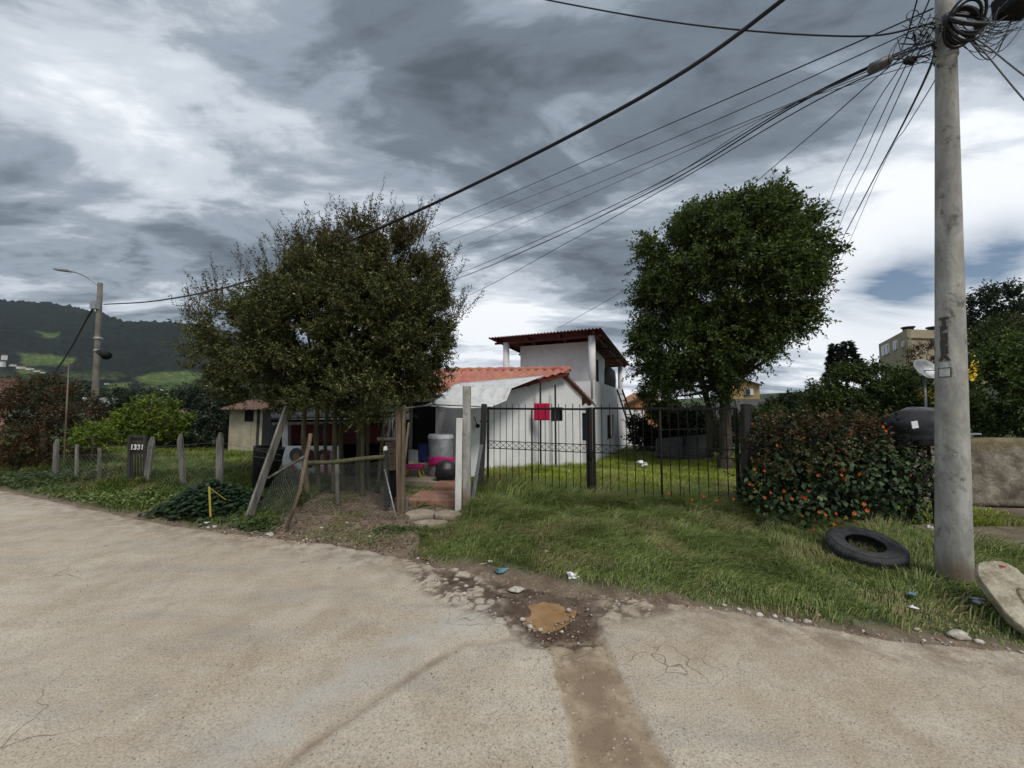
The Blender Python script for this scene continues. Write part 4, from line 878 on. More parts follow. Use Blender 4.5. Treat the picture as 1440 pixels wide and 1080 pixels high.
# woven screen, timber box
sc_ = empty('woven_screen', at(549, 600, 6.3), 'small screen of woven sticks hung beside the porch posts', 'screen'); mb = MB(); r_ = random.Random(3)
for k in range(13):
    x0 = 540+k*1.35; mb.bar(at(x0+r_.uniform(-1, 1), 583, 6.3), at(x0+r_.uniform(-2, 2), 614, 6.3), .010, .006)
mb.build('stick_panel', M['oldwood'], sc_); MB().bar(at(534, 584, 6.28), at(560, 582, 6.28), .03).build('cross_rail', M['oldwood'], sc_); MB().bar(at(531, 617, 6.28), at(560, 617, 6.28), .05).build('cross_rail', M['oldwood'], sc_)
bx = empty('timber_crate', at(550, 640, 6.35), 'tall crate of horizontal brown boards below the woven screen', 'crate')
for k in range(5): MB().box(at(550.5, 625+k*8, 6.4), (.17, .16, .09)).build('board', M['brownwood'], bx, .004)
MB().box(at(550.5, 680, 6.45), (.18, .14, .45)).build('base', M['dark'], bx)
# rail fence with chain link
fn = empty('chain_link_fence', at(490, 690, 5.9), 'sagging chain-link panel under a rough wooden rail, in front of the tree stems', 'fence')
MB().tube([at(432, 651, 5.7), at(470, 650, 5.8), at(510, 645, 5.85), at(541, 642, 5.9)], [.035, .033, .035, .032], 8).build('rail', M['stem'], fn)
a, b = at(542, 633, 5.95), at(545, 705, 5.95); MB().bar(b-UP*.1, a, .065).build('post', M['darkwood'], fn); MB().lathe([(.035, 0), (.03, .05), (.0, .07)], a, 10).build('post_cap', M['whitepaint'], fn)
MB().tube([at(541, 660, 5.85), at(549, 695, 5.6), at(557, 727, 5.45)], .011, 8).build('edge_tube', M['galvdull'], fn)
MB().bar(at(474, 646, 6.0), at(475, 700, 6.0)-UP*.1, .05, .03).build('post', M['oldwood'], fn)
def chain(c00, c10, c01, c11, nx, ny, name, parent, r=.0022, wob=.02):
    mb = MB()
    def Q(u, v): return c00.lerp(c10, u).lerp(c01.lerp(c11, u), v)+Vector((0, wob*math.sin(u*9+v*4), wob*.5*math.sin(u*13)))
    N_ = nx*2
    for i in range(-ny, nx):
        for s in (1, -1):
            seg = []
            for k in range(ny+1):
                u = (i+k)/nx if s > 0 else (i+ny-k)/nx
                if -1e-6 <= u <= 1+1e-6: seg.append(Q(u, k/ny))
            if len(seg) > 1: mb.tube(seg, r, 3, cap=False, smooth=False)
    return mb.build(name, M['galv'], parent)
chain(at(428, 657, 5.7), at(541, 648, 5.85), at(424, 716, 5.55), at(556, 728, 5.42), 22, 13, 'wire_mesh', fn, .0017)
f2_ = empty('slack_mesh', at(395, 690, 5.9), 'loose chain-link netting hanging between the leaning board and the leaning pole', 'netting')
chain(at(402, 640, 5.9), at(430, 655, 5.7), at(362, 715, 5.7), at(415, 730, 5.4), 12, 16, 'wire_mesh', f2_)
tag(MB().bar(at(351, 722, 5.35)-UP*.03, at(405, 572, 6.0), .13, .035, up=(1, 0, .2)).build('leaning_board', M['oldwood'], bevel=.005), 'long weathered grey board leaning to the right under the tree', 'board')
tag(MB().tube([at(403, 741, 5.0)-UP*.02, at(422, 690, 5.15), at(437, 610, 5.4)], [.022, .026, .028], 8).build('leaning_pole', M['brownwood']), 'slim light brown pole propped against the wooden rail', 'pole')
tag(MB().bar(at(378, 672, 5.85), at(428, 642, 5.75), .05, .03).build('diagonal_rail', M['oldwood']), 'short grey rail slanting up to the propped pole', 'rail')
# lean-to with salon banner
lt = empty('lean_to', at(470, 690, 8.8), 'low dark lean-to with maroon boards behind the tree stems', 'lean-to')
def quad(px0, py0, Y0, px1, py1, Y1, thick, name, mat, par=None, bev=0):   # upright panel: left x/top y .. right x/bottom y
    a, b = at(px0, py0, Y0), at(px1, py0, Y1); za = at(px0, py1, Y0).z; zb = at(px1, py1, Y1).z
    n_ = (b-a).cross(UP).normalized()*(-thick)
    return MB().slab([Vector((a.x, a.y, za)), Vector((b.x, b.y, zb)), b, a], n_).build(name, M[mat], par, bev)
quad(396, 598, 8.9, 562, 598+4, 8.6, .04, 'board_panel', 'maroon', lt) if False else None
quad(400, 597, 8.9, 562, 624, 8.6, .04, 'board_panel', 'maroon', lt)
quad(380, 590, 9.9, 575, 730, 10.2, .06, 'back_wall', 'dark', lt); quad(380, 595, 9.9, 392, 730, 8.9, .05, 'side_wall', 'dark', lt)  # near-black panels put the shade inside the lean-to into colour
MB().slab([at(382, 590, 8.5), at(566, 586, 8.2), at(575, 580, 10.6), at(380, 580, 10.6)], UP*.03).build('roof', M['darkwood'], lt)
MB().bar(at(384, 596, 8.55), at(566, 592, 8.25), .05, .06).build('fascia', M['oldwood'], lt)
MB().bar(at(403, 592, 8.7), at(403, 700, 8.7), .13).build('post', M['whitepaint'], lt)
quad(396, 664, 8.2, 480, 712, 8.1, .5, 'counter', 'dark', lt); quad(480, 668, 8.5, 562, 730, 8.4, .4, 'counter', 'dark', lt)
bn = empty('salon_banner', at(438, 650, 8.05), 'white hair salon banner with two women\'s heads, behind the tree stems', 'banner')
quad(399, 627, 8.10, 478, 667, 8.0, .02, 'sheet', 'plastic_white', bn)
def disc(px, py, rx, ry, Y, mat, name, th=.006, a0=0, a1=2*math.pi, n=22, par=bn):
    c = at(px, py, Y); pts = [c+Vector((math.cos(a)*rx/F*Y, 0, math.sin(a)*ry/F*Y)) for a in np.linspace(a0, a1, n+1)[:n+(0 if a1-a0 > 6 else 1)]]
    return MB().slab(pts, (0, -th, 0)).build(name, M[mat], par)
M['hairgrey'] = simple('printed_dark_hair', (.05, .05, .05), (.12, .12, .12), 30, .7, 0); M['skin'] = simple('printed_skin', (.28, .17, .11), (.36, .22, .15), 20, .7, 0); M['brownhair'] = simple('printed_brown_hair', (.05, .022, .015), (.09, .04, .03), 30, .7, 0)
disc(416, 640, 9, 10, 8.03, 'hairgrey', 'printed_hair'); disc(417, 643, 4.5, 6, 8.018, 'skin', 'printed_face', .004); disc(409, 657, 5, 5, 8.018, 'pink', 'printed_flower', .004); disc(436, 645, 6, 13, 8.01, 'brownhair', 'printed_hair'); disc(455, 642, 9, 10, 7.98, 'brownhair', 'printed_hair'); disc(454, 644, 4, 6, 7.97, 'skin', 'printed_face', .004); disc(461, 636, 4, 3, 7.965, 'pink', 'printed_flower', .004)
def text(s, size, loc, rot, mat, parent=None, name='lettering', label=None, ext=.002, bold=0):
    cu = bpy.data.curves.new(name, 'FONT'); cu.body = s; cu.size = size; cu.extrude = ext; cu.align_x = 'CENTER'; cu.align_y = 'CENTER'; cu.offset = bold
    o = bpy.data.objects.new(name, cu); COL.objects.link(o); cu.materials.append(M[mat]); o.location = loc; o.rotation_euler = rot
    dg = bpy.context.evaluated_depsgraph_get(); me = bpy.data.meshes.new_from_object(o.evaluated_get(dg)); bpy.data.objects.remove(o)
    o = bpy.data.objects.new(name, me); COL.objects.link(o); o.location = loc; o.rotation_euler = rot
    if parent: o.parent = parent; o.matrix_parent_inverse = Matrix.Translation(-Vector(parent.location))
    return o
text('NEX', .14, at(405, 674, 8.12), (R(90), 0, 0), 'whitepaint', bn)
cloth('pink_towel', 'pale pink towel hanging below the salon banner', 'towel', at(458, 655, 7.9), .28, .40, M['pale_pink'])
c = at(375, 655, 6.6); tub = MB().lathe([(.0, -.35), (.17, -.35), (.24, .32), (.25, .33), (.23, .33), (.16, -.28), (0, -.28)], c, 20, Matrix.Rotation(.12, 3, 'Y')).build('black_tub', M['plastic_black']); tag(tub, 'deep black plastic tub behind the leaning grey board', 'tub')
# ------------------------------------------------------------------ cream shed
sh = empty('shed', at(350, 640, 14.5), 'small cream shed with a shallow brown tiled roof', 'shed')
A_, B_, C_, D_ = at(320, 640, 14.6), at(363, 643, 14.0), at(388, 640, 16.2), at(345, 636, 16.9)
for nm, p, q, mt in (('wall', A_, B_, 'cream'), ('wall', B_, C_, 'darkwood'), ('wall', D_, A_, 'cream')):
    n_ = (q-p).cross(UP).normalized()*-.1; ha = 1.63
    MB().slab([Vector((p.x, p.y, -.6)), Vector((q.x, q.y, -.6)), Vector((q.x, q.y, ha)), Vector((p.x, p.y, ha))], n_).build(nm, M[mt], sh)
def along(p, q, t, z, o=0.0):
    n_ = (q-p).cross(UP).normalized(); v = p.lerp(q, t)+n_*o; return Vector((v.x, v.y, z))
MB().slab([along(A_, B_, .52, 1.17, .02), along(A_, B_, .80, 1.17, .02), along(A_, B_, .80, 1.62, .02), along(A_, B_, .52, 1.62, .02)], (0, .03, 0)).build('window', M['dark'], sh)
dr = MB().slab([along(A_, B_, .45, -.4, .03), along(A_, B_, .74, -.4, .03), along(A_, B_, .74, 1.12, .03), along(A_, B_, .45, 1.12, .03)], (0, .03, 0)).build('door', M['cream'], sh)
mid_ = (A_+B_+C_+D_)/4; apex = Vector((mid_.x, mid_.y, 2.02)); cs = [Vector((p.x+(p.x-mid_.x)*.38, p.y+(p.y-mid_.y)*.38, 1.60)) for p in (A_, B_, C_, D_)]
mb = MB()
for k in range(4):
    p, q = cs[k], cs[(k+1) % 4]; G = []
    for i in range(9): G.append([p.lerp(q, j/30).lerp(apex, i/9)+UP*(.02*math.sin(j*1.9)+.02*((i) % 2)) for j in range(31)])
    mb.sheet(G, (0, 0, .05))
M['oldtile'] = simple('old_brown_tile', (.07, .04, .028), (.20, .12, .085), 9, .9, .5, .01); mb.build('roof', M['oldtile'], sh)
# ------------------------------------------------------------------ picket posts, number gate
pk = [(80, 617, 690, 8.2, .14, 'oldwood', 'grey pointed picket post at the left end of the fence, beside the russet bush'), (214, 614, 686, 7.35, .17, 'oldwood', 'grey pointed picket post just right of the black number gate'),
      (254, 610, 684, 7.0, .15, 'oldwood', 'narrow grey pointed picket post halfway between the number gate and the ivy clump'), (310, 608, 705, 6.25, .16, 'oldwood', 'grey pointed picket post rising out of the dark ivy clump')]
for px, t_, b_, Y, w_, mt, lb_ in pk: upost('picket_post', lb_, 'post', px, t_, b_, Y, w_*.62, mt, .05, 'point', 'weathered picket posts along the verge', lean={80: -.06, 214: -.13, 254: .06, 310: -.02}[px])
for px, t_, b_, Y, lb_ in ((108, 625, 684, 8.1, 'faint thin grey stake right of the leftmost picket post'), (140, 630, 680, 7.9, 'thin grey stake under the lime sapling')): upost('stake', lb_, 'stake', px, t_, b_, Y, .05, 'oldwood', .04)
tag(MB().tube([at(90, 668, 8.9)-UP*.3, at(93, 590, 8.9), at(97, 507, 8.9)], [.02, .018, .010], 8).build('thin_pole', M['brownwood']), 'tall thin bare pole standing in front of the russet bush', 'pole')
ng = empty('number_gate', at(193, 690, 7.5), 'narrow black gate with a white house number among the picket posts', 'small gate')
for px in (182, 204): MB().bar(at(px, 690, 7.5)-UP*.1, at(px+1, 612, 7.5), .05).build('stile', M['darkwood'], ng)
MB().bar(at(181, 613, 7.5), at(206, 614, 7.5), .04).build('top_rail', M['darkwood'], ng); quad(184, 616, 7.52, 204, 640, 7.52, .02, 'number_board', 'darkwood', ng)
for k in range(5): MB().bar(at(186+k*4, 640, 7.5), at(186+k*4, 684, 7.5), .02).build('slat', M['darkwood'], ng)
text('1331', .14, at(193.5, 629, 7.49)-Vector((0, .012, 0)), (R(90), 0, 0), 'whitepaint', ng, bold=.004)
for (x0, y0, Y0, x1, y1, Y1) in ((80, 628, 8.15, 181, 628, 7.55), (206, 634, 7.45, 254, 626, 7.0), (254, 626, 7.0, 309, 625, 6.25), (309, 625, 6.25, 360, 640, 5.9)):
    pass
wf = empty('wire_fence', at(200, 660, 7.5), 'rusty wire netting strung between the picket posts', 'wire fence')
chain(at(80, 640, 8.15), at(182, 638, 7.55), at(80, 690, 8.15), at(182, 695, 7.5), 18, 7, 'wire_mesh', wf, .0014); chain(at(206, 640, 7.4), at(308, 636, 6.25), at(206, 690, 7.35), at(308, 705, 6.2), 18, 8, 'wire_mesh', wf, .0013)
for z_ in (0, 1): MB().tube([at(80, 628+z_*12, 8.15), at(182, 630+z_*9, 7.55), at(254, 626+z_*14, 7.0), at(309, 622+z_*12, 6.25), at(395, 640+z_*8, 5.9)], .003, 4, smooth=False).build('strand', M['galv'], wf)
yt = MB().bar(at(296, 727, 5.45), at(294, 684, 5.5), .022, .010).build('yellow_marker', M['yellow']); tag(yt, 'upright yellow plastic marker strip in the ivy clump', 'marker')
tag(MB().bar(at(295, 686, 5.5), at(318, 703, 5.55), .012, .004).build('yellow_tape', M['yellow']), 'thin yellow tape trailing from the marker strip', 'tape')
tag(cloth('yellow_rag', 'small yellow rag hanging by the cream shed', 'rag', at(358, 636, 7.2), .07, .18, M['yellow']), None)
# ------------------------------------------------------------------ street lamp, far poles
M['lamppole'] = simple('mossy_concrete', (.10, .095, .07), (.20, .195, .165), 3, .9, .3, .01)
sl = empty('street_lamp', at(131, 636, 14), 'concrete street lamp pole with a curved arm, beside the russet bush', 'street lamp')
b0, t0 = at(129, 660, 14), at(141, 398, 14); b0.z = -.3; sp = [b0.lerp(t0, k/8) for k in range(9)]; MB().tube(sp, [.125-.05*k/8 for k in range(9)], 12).build('pole', M['lamppole'], sl)
MB().tube(spl([at(139, 402, 14), at(126, 392, 13.9), at(110, 384, 13.7), at(96, 381, 13.5)], 5), .028, 8).build('lamp_arm', M['galvdull'], sl)
lh = at(88, 380, 13.4); MB().box(lh, (.50, .2, .07), 0, Matrix.Rotation(.12, 3, 'Y')).build('lamp_head', M['galvdull'], sl, .02)
MB().box(at(134, 429, 13.9), (.22, .2, .32)).build('junction_box', M['galvdull'], sl, .01)
for yy in (476, 493): MB().lathe([(.11, -.05), (.14, 0), (.11, .05)], at(138, yy, 14), 12).build('clamp', M['galvdull'], sl)
MB().tube([at(140, 495, 13.8), at(150, 500, 13.6)], [.1, .16], 10).build('floodlight', M['black'], sl); mb = MB()
for k in range(5): mb.tube(spl([at(137, 490+k*2, 13.8), at(143+k, 503-k, 13.6), at(140, 488, 13.8)], 4), .012, 5)
mb.build('cable_loop', M['cable'], sl)
# ------------------------------------------------------------------ near concrete pole
PX, PY = 4.06, 3.42
pole = empty('utility_pole', (PX, PY, 0), 'thick round concrete utility pole in the grass at the right', 'utility pole')
N_ = 40; PB = gp(1341, 824, .10); PT = at(1328, 0, PB.y); PLX = (PT.x-PB.x)/(PT.z-PB.z); PX, PY = PB.x, PB.y
pole.location = (PX, PY, 0); pts = [Vector((PX+PLX*(-.15+8.4*k/N_), PY, -.15+8.4*k/N_)) for k in range(N_+1)]
MB().tube(pts, [.117-.0094*(-.15+8.4*k/N_)*.95 for k in range(N_+1)], 40).build('shaft', M['pole'], pole)
def psurf(ang, z, off=.003):
    r_ = .117-.0089*z+off; return Vector((PX+PLX*z+r_*math.cos(ang), PY+r_*math.sin(ang), z))
def pplate(ang, z, w_, h_, mat, name, off=.003, n=6):
    r_ = .117-.0089*z; da = w_/r_; G = [[psurf(ang-da/2+da*j/n, z+h_/2-h_*i, off) for j in range(n+1)] for i in range(2)]
    return MB().sheet(G, smooth=True).build(name, M[mat], pole)
fa = math.atan2(-PY, -PX); ang = fa-.28+.0
M['inkdark'] = simple('faded_dark_stencil', (.05, .05, .045), (.10, .10, .09), 50, .9, .1); M['sticker'] = simple('grubby_sticker', (.42, .43, .42), (.60, .6, .58), 40, .6, .1)
def zat(py): return CAM_H+(575-py)/F*3.27
MARK = fa-.40
for ch, py in zip('TBEBEA', (449, 461, 472, 483, 491, 501)):
    z = zat(py); p = psurf(MARK, z, .002); text(ch, .085, p, (R(90), 0, MARK+math.pi/2), 'inkdark', pole, 'stencil_letter', bold=.008, ext=.003)
pplate(MARK, zat(512), .05, .05, 'sticker', 'sticker'); pplate(MARK, zat(523), .085, .09, 'inkdark', 'sticker_border', .0025); pplate(MARK, zat(523), .068, .072, 'sticker', 'sticker', .005)
lump('x', None, None, (0, 0, -50), (.01, .01, .01), M['stone']) if False else None
# cable bundle hardware round the pole top
for z in (5.05, 5.25): MB().lathe([(.07, -.025), (.083, -.025), (.083, .025), (.07, .025)], (PX+PLX*z, PY, z), 24).build('steel_band', M['galvdull'], pole)
mb = MB(); cc = at(1352, 35, 3.2)
for k in range(9):
    r_ = .155+random.uniform(-.025, .025); o_ = Vector((random.uniform(-.02, .02), random.uniform(-.05, .05), random.uniform(-.02, .02)))
    mb.tube([cc+o_+Vector((math.cos(a)*r_, math.sin(a)*.10*math.sin(k), math.sin(a)*r_)) for a in np.linspace(0, 6.28, 26)], .012, 6)
tag(mb.build('cable_coil', M['cable']), 'coil of thick black cable hung on the right of the utility pole', 'cable coil')
r_ = random.Random(9); tg = MB()
for k in range(22):
    a = at(r_.uniform(1255, 1318), r_.uniform(20, 88), 3.3+r_.uniform(-.15, .25)); b = at(1300+r_.uniform(-8, 24), r_.uniform(15, 90), 3.4); m_ = a.lerp(b, .5)+Vector((r_.uniform(-.15, .15), r_.uniform(-.1, .1), r_.uniform(-.18, .12)))
    tg.tube(spl([a, m_, b], 6), r_.choice([.003, .004, .006]), 4)
for k in range(12):
    c = at(r_.uniform(1268, 1316), r_.uniform(20, 84), 3.3); R_ = r_.uniform(.04, .12); tl_ = r_.uniform(-1, 1)
    tg.tube([c+Vector((math.cos(q)*R_, math.sin(q)*R_*tl_, math.sin(q)*R_*r_.uniform(.6, .7))) for q in np.linspace(0, r_.uniform(4, 6.2), 16)], .0035, 4)
tag(tg.build('cable_tangle', M['cable']), 'tangle of thin black wires on the left of the utility pole top', 'cables')
tg = MB()
for k in range(24):
    a = at(1345+r_.uniform(-5, 20), r_.uniform(10, 60), 3.3); b = at(1400+r_.uniform(0, 60), r_.uniform(0, 45), 3.3+r_.uniform(-.2, .2)); m_ = a.lerp(b, .5)+Vector((0, 0, -r_.uniform(.0, .30)))
    tg.tube(spl([a, m_, b], 7), r_.choice([.003, .004, .005]), 4)
for k in range(4):
    c = at(1405, 22, 3.35); R_ = .13+.02*k; tg.tube([c+Vector((math.cos(q)*R_, .02*k, math.sin(q)*R_*.9)) for q in np.linspace(0, 6.28, 22)], .004, 4)
tag(tg.build('cable_tangle', M['cable']), 'looped thin wires between the cable coil and the black splice box', 'cables')
MB_ = MB().box(at(1432, 2, 3.25), (.28, .2, .20)); tag(MB_.build('splice_box', M['black'], bevel=.02), 'black splice box hanging at the top right corner', 'splice box')
a, b = at(1222, 98, 3.5), at(1252, 84, 3.45); tag(MB().tube([a, a.lerp(b, .08), a.lerp(b, .92), b], [.03, .05, .05, .03], 12).build('splice_case', M['greycable']), 'grey cylindrical splice case clamped on the cable bundle', 'splice case')
a, b = at(1272, 84, 3.4), at(1288, 86, 3.4); tag(MB().tube([a, a.lerp(b, .2), a.lerp(b, .8), b], [.02, .035, .035, .015], 10).build('splice_case', M['cable']), 'small dark splice case hanging below the wire tangle', 'splice case')
# wires: control points (px, py, distance)
fy = 24.
wires = [
 ('thick black power cable crossing the whole sky from the top to the street lamp', .020, 'cable', [(1450, -330, 1.6), (1100, 0, 3.0), (860, 160, 3.75), (540, 318, 5.6), (340, 398, 8.2), (220, 423, 11), (146, 428, 13.9)]),
 ('uppermost of the long wires running left from the pole', .008, 'cable', [(1312, 12, 3.24), (1190, 66, 4.1), (963, 165, 6.2), (760, 254, 10.2), (600, 324, 16), (480, 386, fy)]),
 ('second long wire running left from the pole, just under the uppermost', .006, 'cable', [(1312, 30, 3.24), (1170, 95, 4.2), (988, 177, 6.2), (780, 263, 10.2), (600, 334, 16), (480, 386, fy)]),
 ('third long wire running left from the pole, with a pale sheath', .006, 'greycable', [(1312, 60, 3.24), (1150, 130, 4.4), (988, 196, 6.2), (790, 278, 10), (612, 346, 16), (480, 390, fy)]),
 ('thin pale wire just above the main cable bundle', .005, 'greycable', [(1312, 70, 3.24), (1110, 149, 4.8), (900, 242, 7.6), (740, 312, 11), (615, 362, 16), (480, 405, fy)]),
 ('upper cable of the dense bundle running left from the pole', .009, 'cable', [(1308, 58, 3.24), (1251, 80, 3.8), (1110, 150, 4.8), (927, 257, 7.2), (760, 336, 11), (627, 391, 16), (480, 440, fy)]),
 ('middle cable of the dense bundle running left from the pole', .011, 'cable', [(1308, 64, 3.26), (1251, 83, 3.82), (1110, 153, 4.8), (930, 262, 7.2), (762, 342, 11), (628, 397, 16), (480, 446, fy)]),
 ('lower cable of the dense bundle, sagging lowest over the house', .008, 'cable', [(1308, 76, 3.28), (1240, 98, 3.85), (1120, 157, 4.8), (951, 256, 7.0), (800, 340, 10), (642, 423, 15), (480, 490, fy)]),
 ('thin lashing wire wound beside the dense bundle', .004, 'cable', [(1308, 84, 3.28), (1200, 118, 4.1), (1080, 163, 5.0), (930, 257, 7.2), (790, 330, 10.2), (630, 398, 15.8), (480, 450, fy)]),
 ('thin wire passing behind the round tree down to the house terrace', .007, 'cable', [(1290, 66, 3.26), (1235, 107, 4.0), (1150, 182, 5.4), (1070, 250, 7.4), (980, 330, 9.5), (896, 397, 12), (786, 461, 15.5)]),
 ('leftmost thin wire fanning down behind the round tree, with a small bead', .007, 'greycable', [(1300, 40, 3.26), (1272, 85, 4.2), (1208, 192, 6.8), (1154, 318, 13), (1120, 430, 30)]),
 ('second thin wire fanning down to the right of the round tree', .007, 'cable', [(1303, 45, 3.26), (1270, 100, 4.2), (1216, 215, 6.8), (1165, 330, 12), (1130, 440, 30)]),
 ('third thin wire fanning down to the right of the round tree', .007, 'cable', [(1306, 50, 3.26), (1280, 100, 4.2), (1228, 215, 6.8), (1174, 335, 12), (1135, 445, 30)]),
 ('thickest of the wires fanning down to the right of the round tree', .013, 'cable', [(1312, 60, 3.26), (1309, 92, 3.7), (1268, 178, 5.2), (1226, 257, 8), (1168, 368, 15), (1144, 415, 30)]),
 ('rightmost pale wire fanning down beside the utility pole', .006, 'greycable', [(1318, 90, 3.26), (1315, 112, 3.7), (1275, 178, 5.2), (1238, 240, 8), (1172, 385, 15), (1140, 430, 30)]),
 ('thin wire crossing the top of the sky to the pole', .009, 'cable', [(560, -45, 5.5), (770, 0, 4.8), (975, 35, 4.2), (1200, 51, 3.6), (1315, 32, 3.24)]),
 ('upper of the two wires leaving the pole to the right', .006, 'greycable', [(1345, 40, 3.4), (1384, 62, 3.1), (1440, 106, 2.9), (1560, 190, 2.4)]),
 ('lower of the two wires leaving the pole to the right', .006, 'greycable', [(1345, 44, 3.4), (1374, 62, 3.2), (1440, 140, 2.9), (1560, 270, 2.4)]),
 ('left one of the wires rising steeply out of the top of the picture', .006, 'cable', [(1262, 84, 3.24), (1277, 45, 3.2), (1291, -5, 2.9), (1320, -110, 2.4)]),
 ('right one of the wires rising steeply out of the top of the picture', .006, 'cable', [(1282, 55, 3.24), (1298, 20, 3.2), (1312, -15, 2.9), (1340, -110, 2.4)]),
 ('dark service cable dropping left from the street lamp', .035, 'cable', [(133, 430, 13.9), (120, 452, 15), (105, 480, 17.5), (90, 505, 20), (78, 522, 23)]),
 ('faint upper wire ending at the utility pole from the left', .005, 'greycable', [(1310, 14, 3.24), (1200, 55, 4.0), (1060, 108, 5.2), (900, 178, 8)]),
]
for lb_, r0, mt, P_ in wires[:-1]:
    tag(MB().tube(spl([at(*p) for p in P_], 8), r0*.98 if r0 < .03 else r0, 6).build('overhead_wire', M[mt]), lb_, 'wire', 'overhead wires')
p = at(1208, 192, 6.8); 
fp = empty('wooden_pole', at(480, 575, fy), 'far wooden pole hidden behind the bushy tree, carrying the wires', 'pole'); MB().tube([at(480, 600, fy)-UP*1.5, at(480, 380, fy)], [.16, .11], 8).build('shaft', M['bark'], fp)
# ------------------------------------------------------------------ right: flowering bush, tyre, slab, wall, cart
def ivybush():
    g = Vector((4.1, 4.95, .05)); t = empty('flowering_bush', g, 'dense bush of ivy leaves and small orange flowers beside the gate', 'bush')
    bl = [(1085, 690, 42, 55, 5.2, .28, .9), (1130, 680, 50, 65, 5.05, .32, 1.2), (1180, 680, 58, 72, 4.95, .38, 1.4), (1232, 684, 50, 66, 4.9, .42, 1.2), (1266, 665, 26, 52, 4.95, .35, .6), (1275, 715, 18, 22, 4.95, .25, .25), (1150, 720, 80, 32, 4.8, .3, .8), (1240, 650, 50, 50, 5.0, .4, .8)]
    n = 5200; p, u, c, k = blob_pts(bl, n, .72); nr = unit(u+np.array([0, -.5, .25])+rnd(n, .25)); d = unit(np.cross(nr, np.cross(nr, np.array([0, 0, 1.]))) + rnd(n, .35)); d[:, 2] = -abs(d[:, 2])
    V, Fq = leaf_arrays(p, d, RNG.uniform(.045, .085, n), RNG.uniform(.045, .075, n), .12, nr)
    npmesh('ivy_leaves', V, Fq, M['leaf'], t, np.repeat(palette(n, [(.026, .055, .020), (.045, .088, .030), (.07, .12, .042), (.11, .16, .06)], [3, 4, 2, .8]), 4, 0))
    tb = [(1075, 618, 30, 32, 5.3, .3, 1), (1110, 612, 36, 28, 5.25, .35, 1), (1150, 625, 48, 38, 5.1, .38, 1.4), (1200, 618, 40, 30, 5.1, .35, 1), (1235, 612, 44, 24, 5.1, .35, 1), (1150, 655, 80, 25, 5.05, .38, 1), (1265, 622, 22, 14, 5.1, .3, .4), (1098, 596, 18, 16, 5.3, .2, .3), (1172, 597, 20, 14, 5.1, .2, .3), (1212, 592, 14, 12, 5.1, .2, .25), (1066, 640, 16, 40, 5.25, .2, .5)]
    foliage('russet_twigs', tb, 1500, 12, .20, .042, .02, ([(.14, .075, .035), (.085, .085, .035), (.22, .13, .07), (.22, .06, .04), (.04, .05, .018)], [3, 3, 2, .7, 3]), M['leaf'], t, hollow=.2, up=.5)
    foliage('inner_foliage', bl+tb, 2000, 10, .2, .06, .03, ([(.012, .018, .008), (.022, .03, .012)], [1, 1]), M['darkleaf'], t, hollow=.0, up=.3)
    mb = MB()
    for i in range(46):
        a = at(random.uniform(1070, 1280), 745, random.uniform(4.9, 5.3)); b = at(random.uniform(1065, 1290), random.uniform(585, 640), random.uniform(4.9, 5.4)); mb.tube(spl([a, a.lerp(b, .5)+Vector((random.uniform(-.2, .2), 0, 0)), b], 5), [.008]*10+[.004], 5) if False else mb.tube([a, a.lerp(b, .5)+Vector((random.uniform(-.12, .12), 0, 0)), b], [.010, .008, .004], 5)
    mb.build('woody_stems', M['bark'], t)
    fl = [(1078, 648), (1060, 660), (1075, 662), (1090, 668), (1054, 680), (1059, 682), (1102, 690), (1113, 701), (1126, 698), (1083, 693), (1138, 690), (1132, 700), (1118, 690), (1128, 725), (1152, 720), (1160, 724), (1175, 722), (1181, 740), (1187, 728), (1201, 722), (1219, 718), (1202, 731), (1183, 668), (1187, 674), (1186, 661), (1208, 666), (1215, 709), (1279, 668), (1230, 637), (1197, 610), (1241, 600), (1130, 615), (1092, 626), (1058, 595), (1144, 744), (1172, 737), (1066, 646), (1075, 700), (1150, 752), (1245, 606), (1098, 700), (1150, 668)]
    for i, (px, py) in enumerate(fl):
        Y = 4.85-.0008*(px-1050)+(.25 if py < 650 else -.06 if py > 690 else .05); c = at(px, py, Y-.22 if px > 1090 else Y+.05); mb = MB(); r0 = random.uniform(.014, .023); ry = random.uniform(-.5, .5); Mr = Matrix.Rotation(R(90)+random.uniform(-.5, .3), 3, 'X') @ Matrix.Rotation(random.uniform(0, 6), 3, 'Z')
        Mr = Matrix.Rotation(ry, 3, 'Z') @ Mr
        for q in range(5):
            a = q*1.2566; pts = [Vector((0, 0, 0)), Vector((r0*.75*math.cos(a-.5), r0*.75*math.sin(a-.5), .006)), Vector((r0*1.05*math.cos(a-.2), r0*1.05*math.sin(a-.2), .008)), Vector((r0*1.05*math.cos(a+.2), r0*1.05*math.sin(a+.2), .008)), Vector((r0*.75*math.cos(a+.5), r0*.75*math.sin(a+.5), .006))]
            mb.add([Mr @ v+c for v in pts], [(0, 1, 2, 3, 4)])
        f = mb.build('flower', M['orange'], t); MB().lathe([(r0*.18, 0), (r0*.12, .010), (0, .011)], c, 8, Mr).build('flower_eye', M['dark'], f)
ivybush()
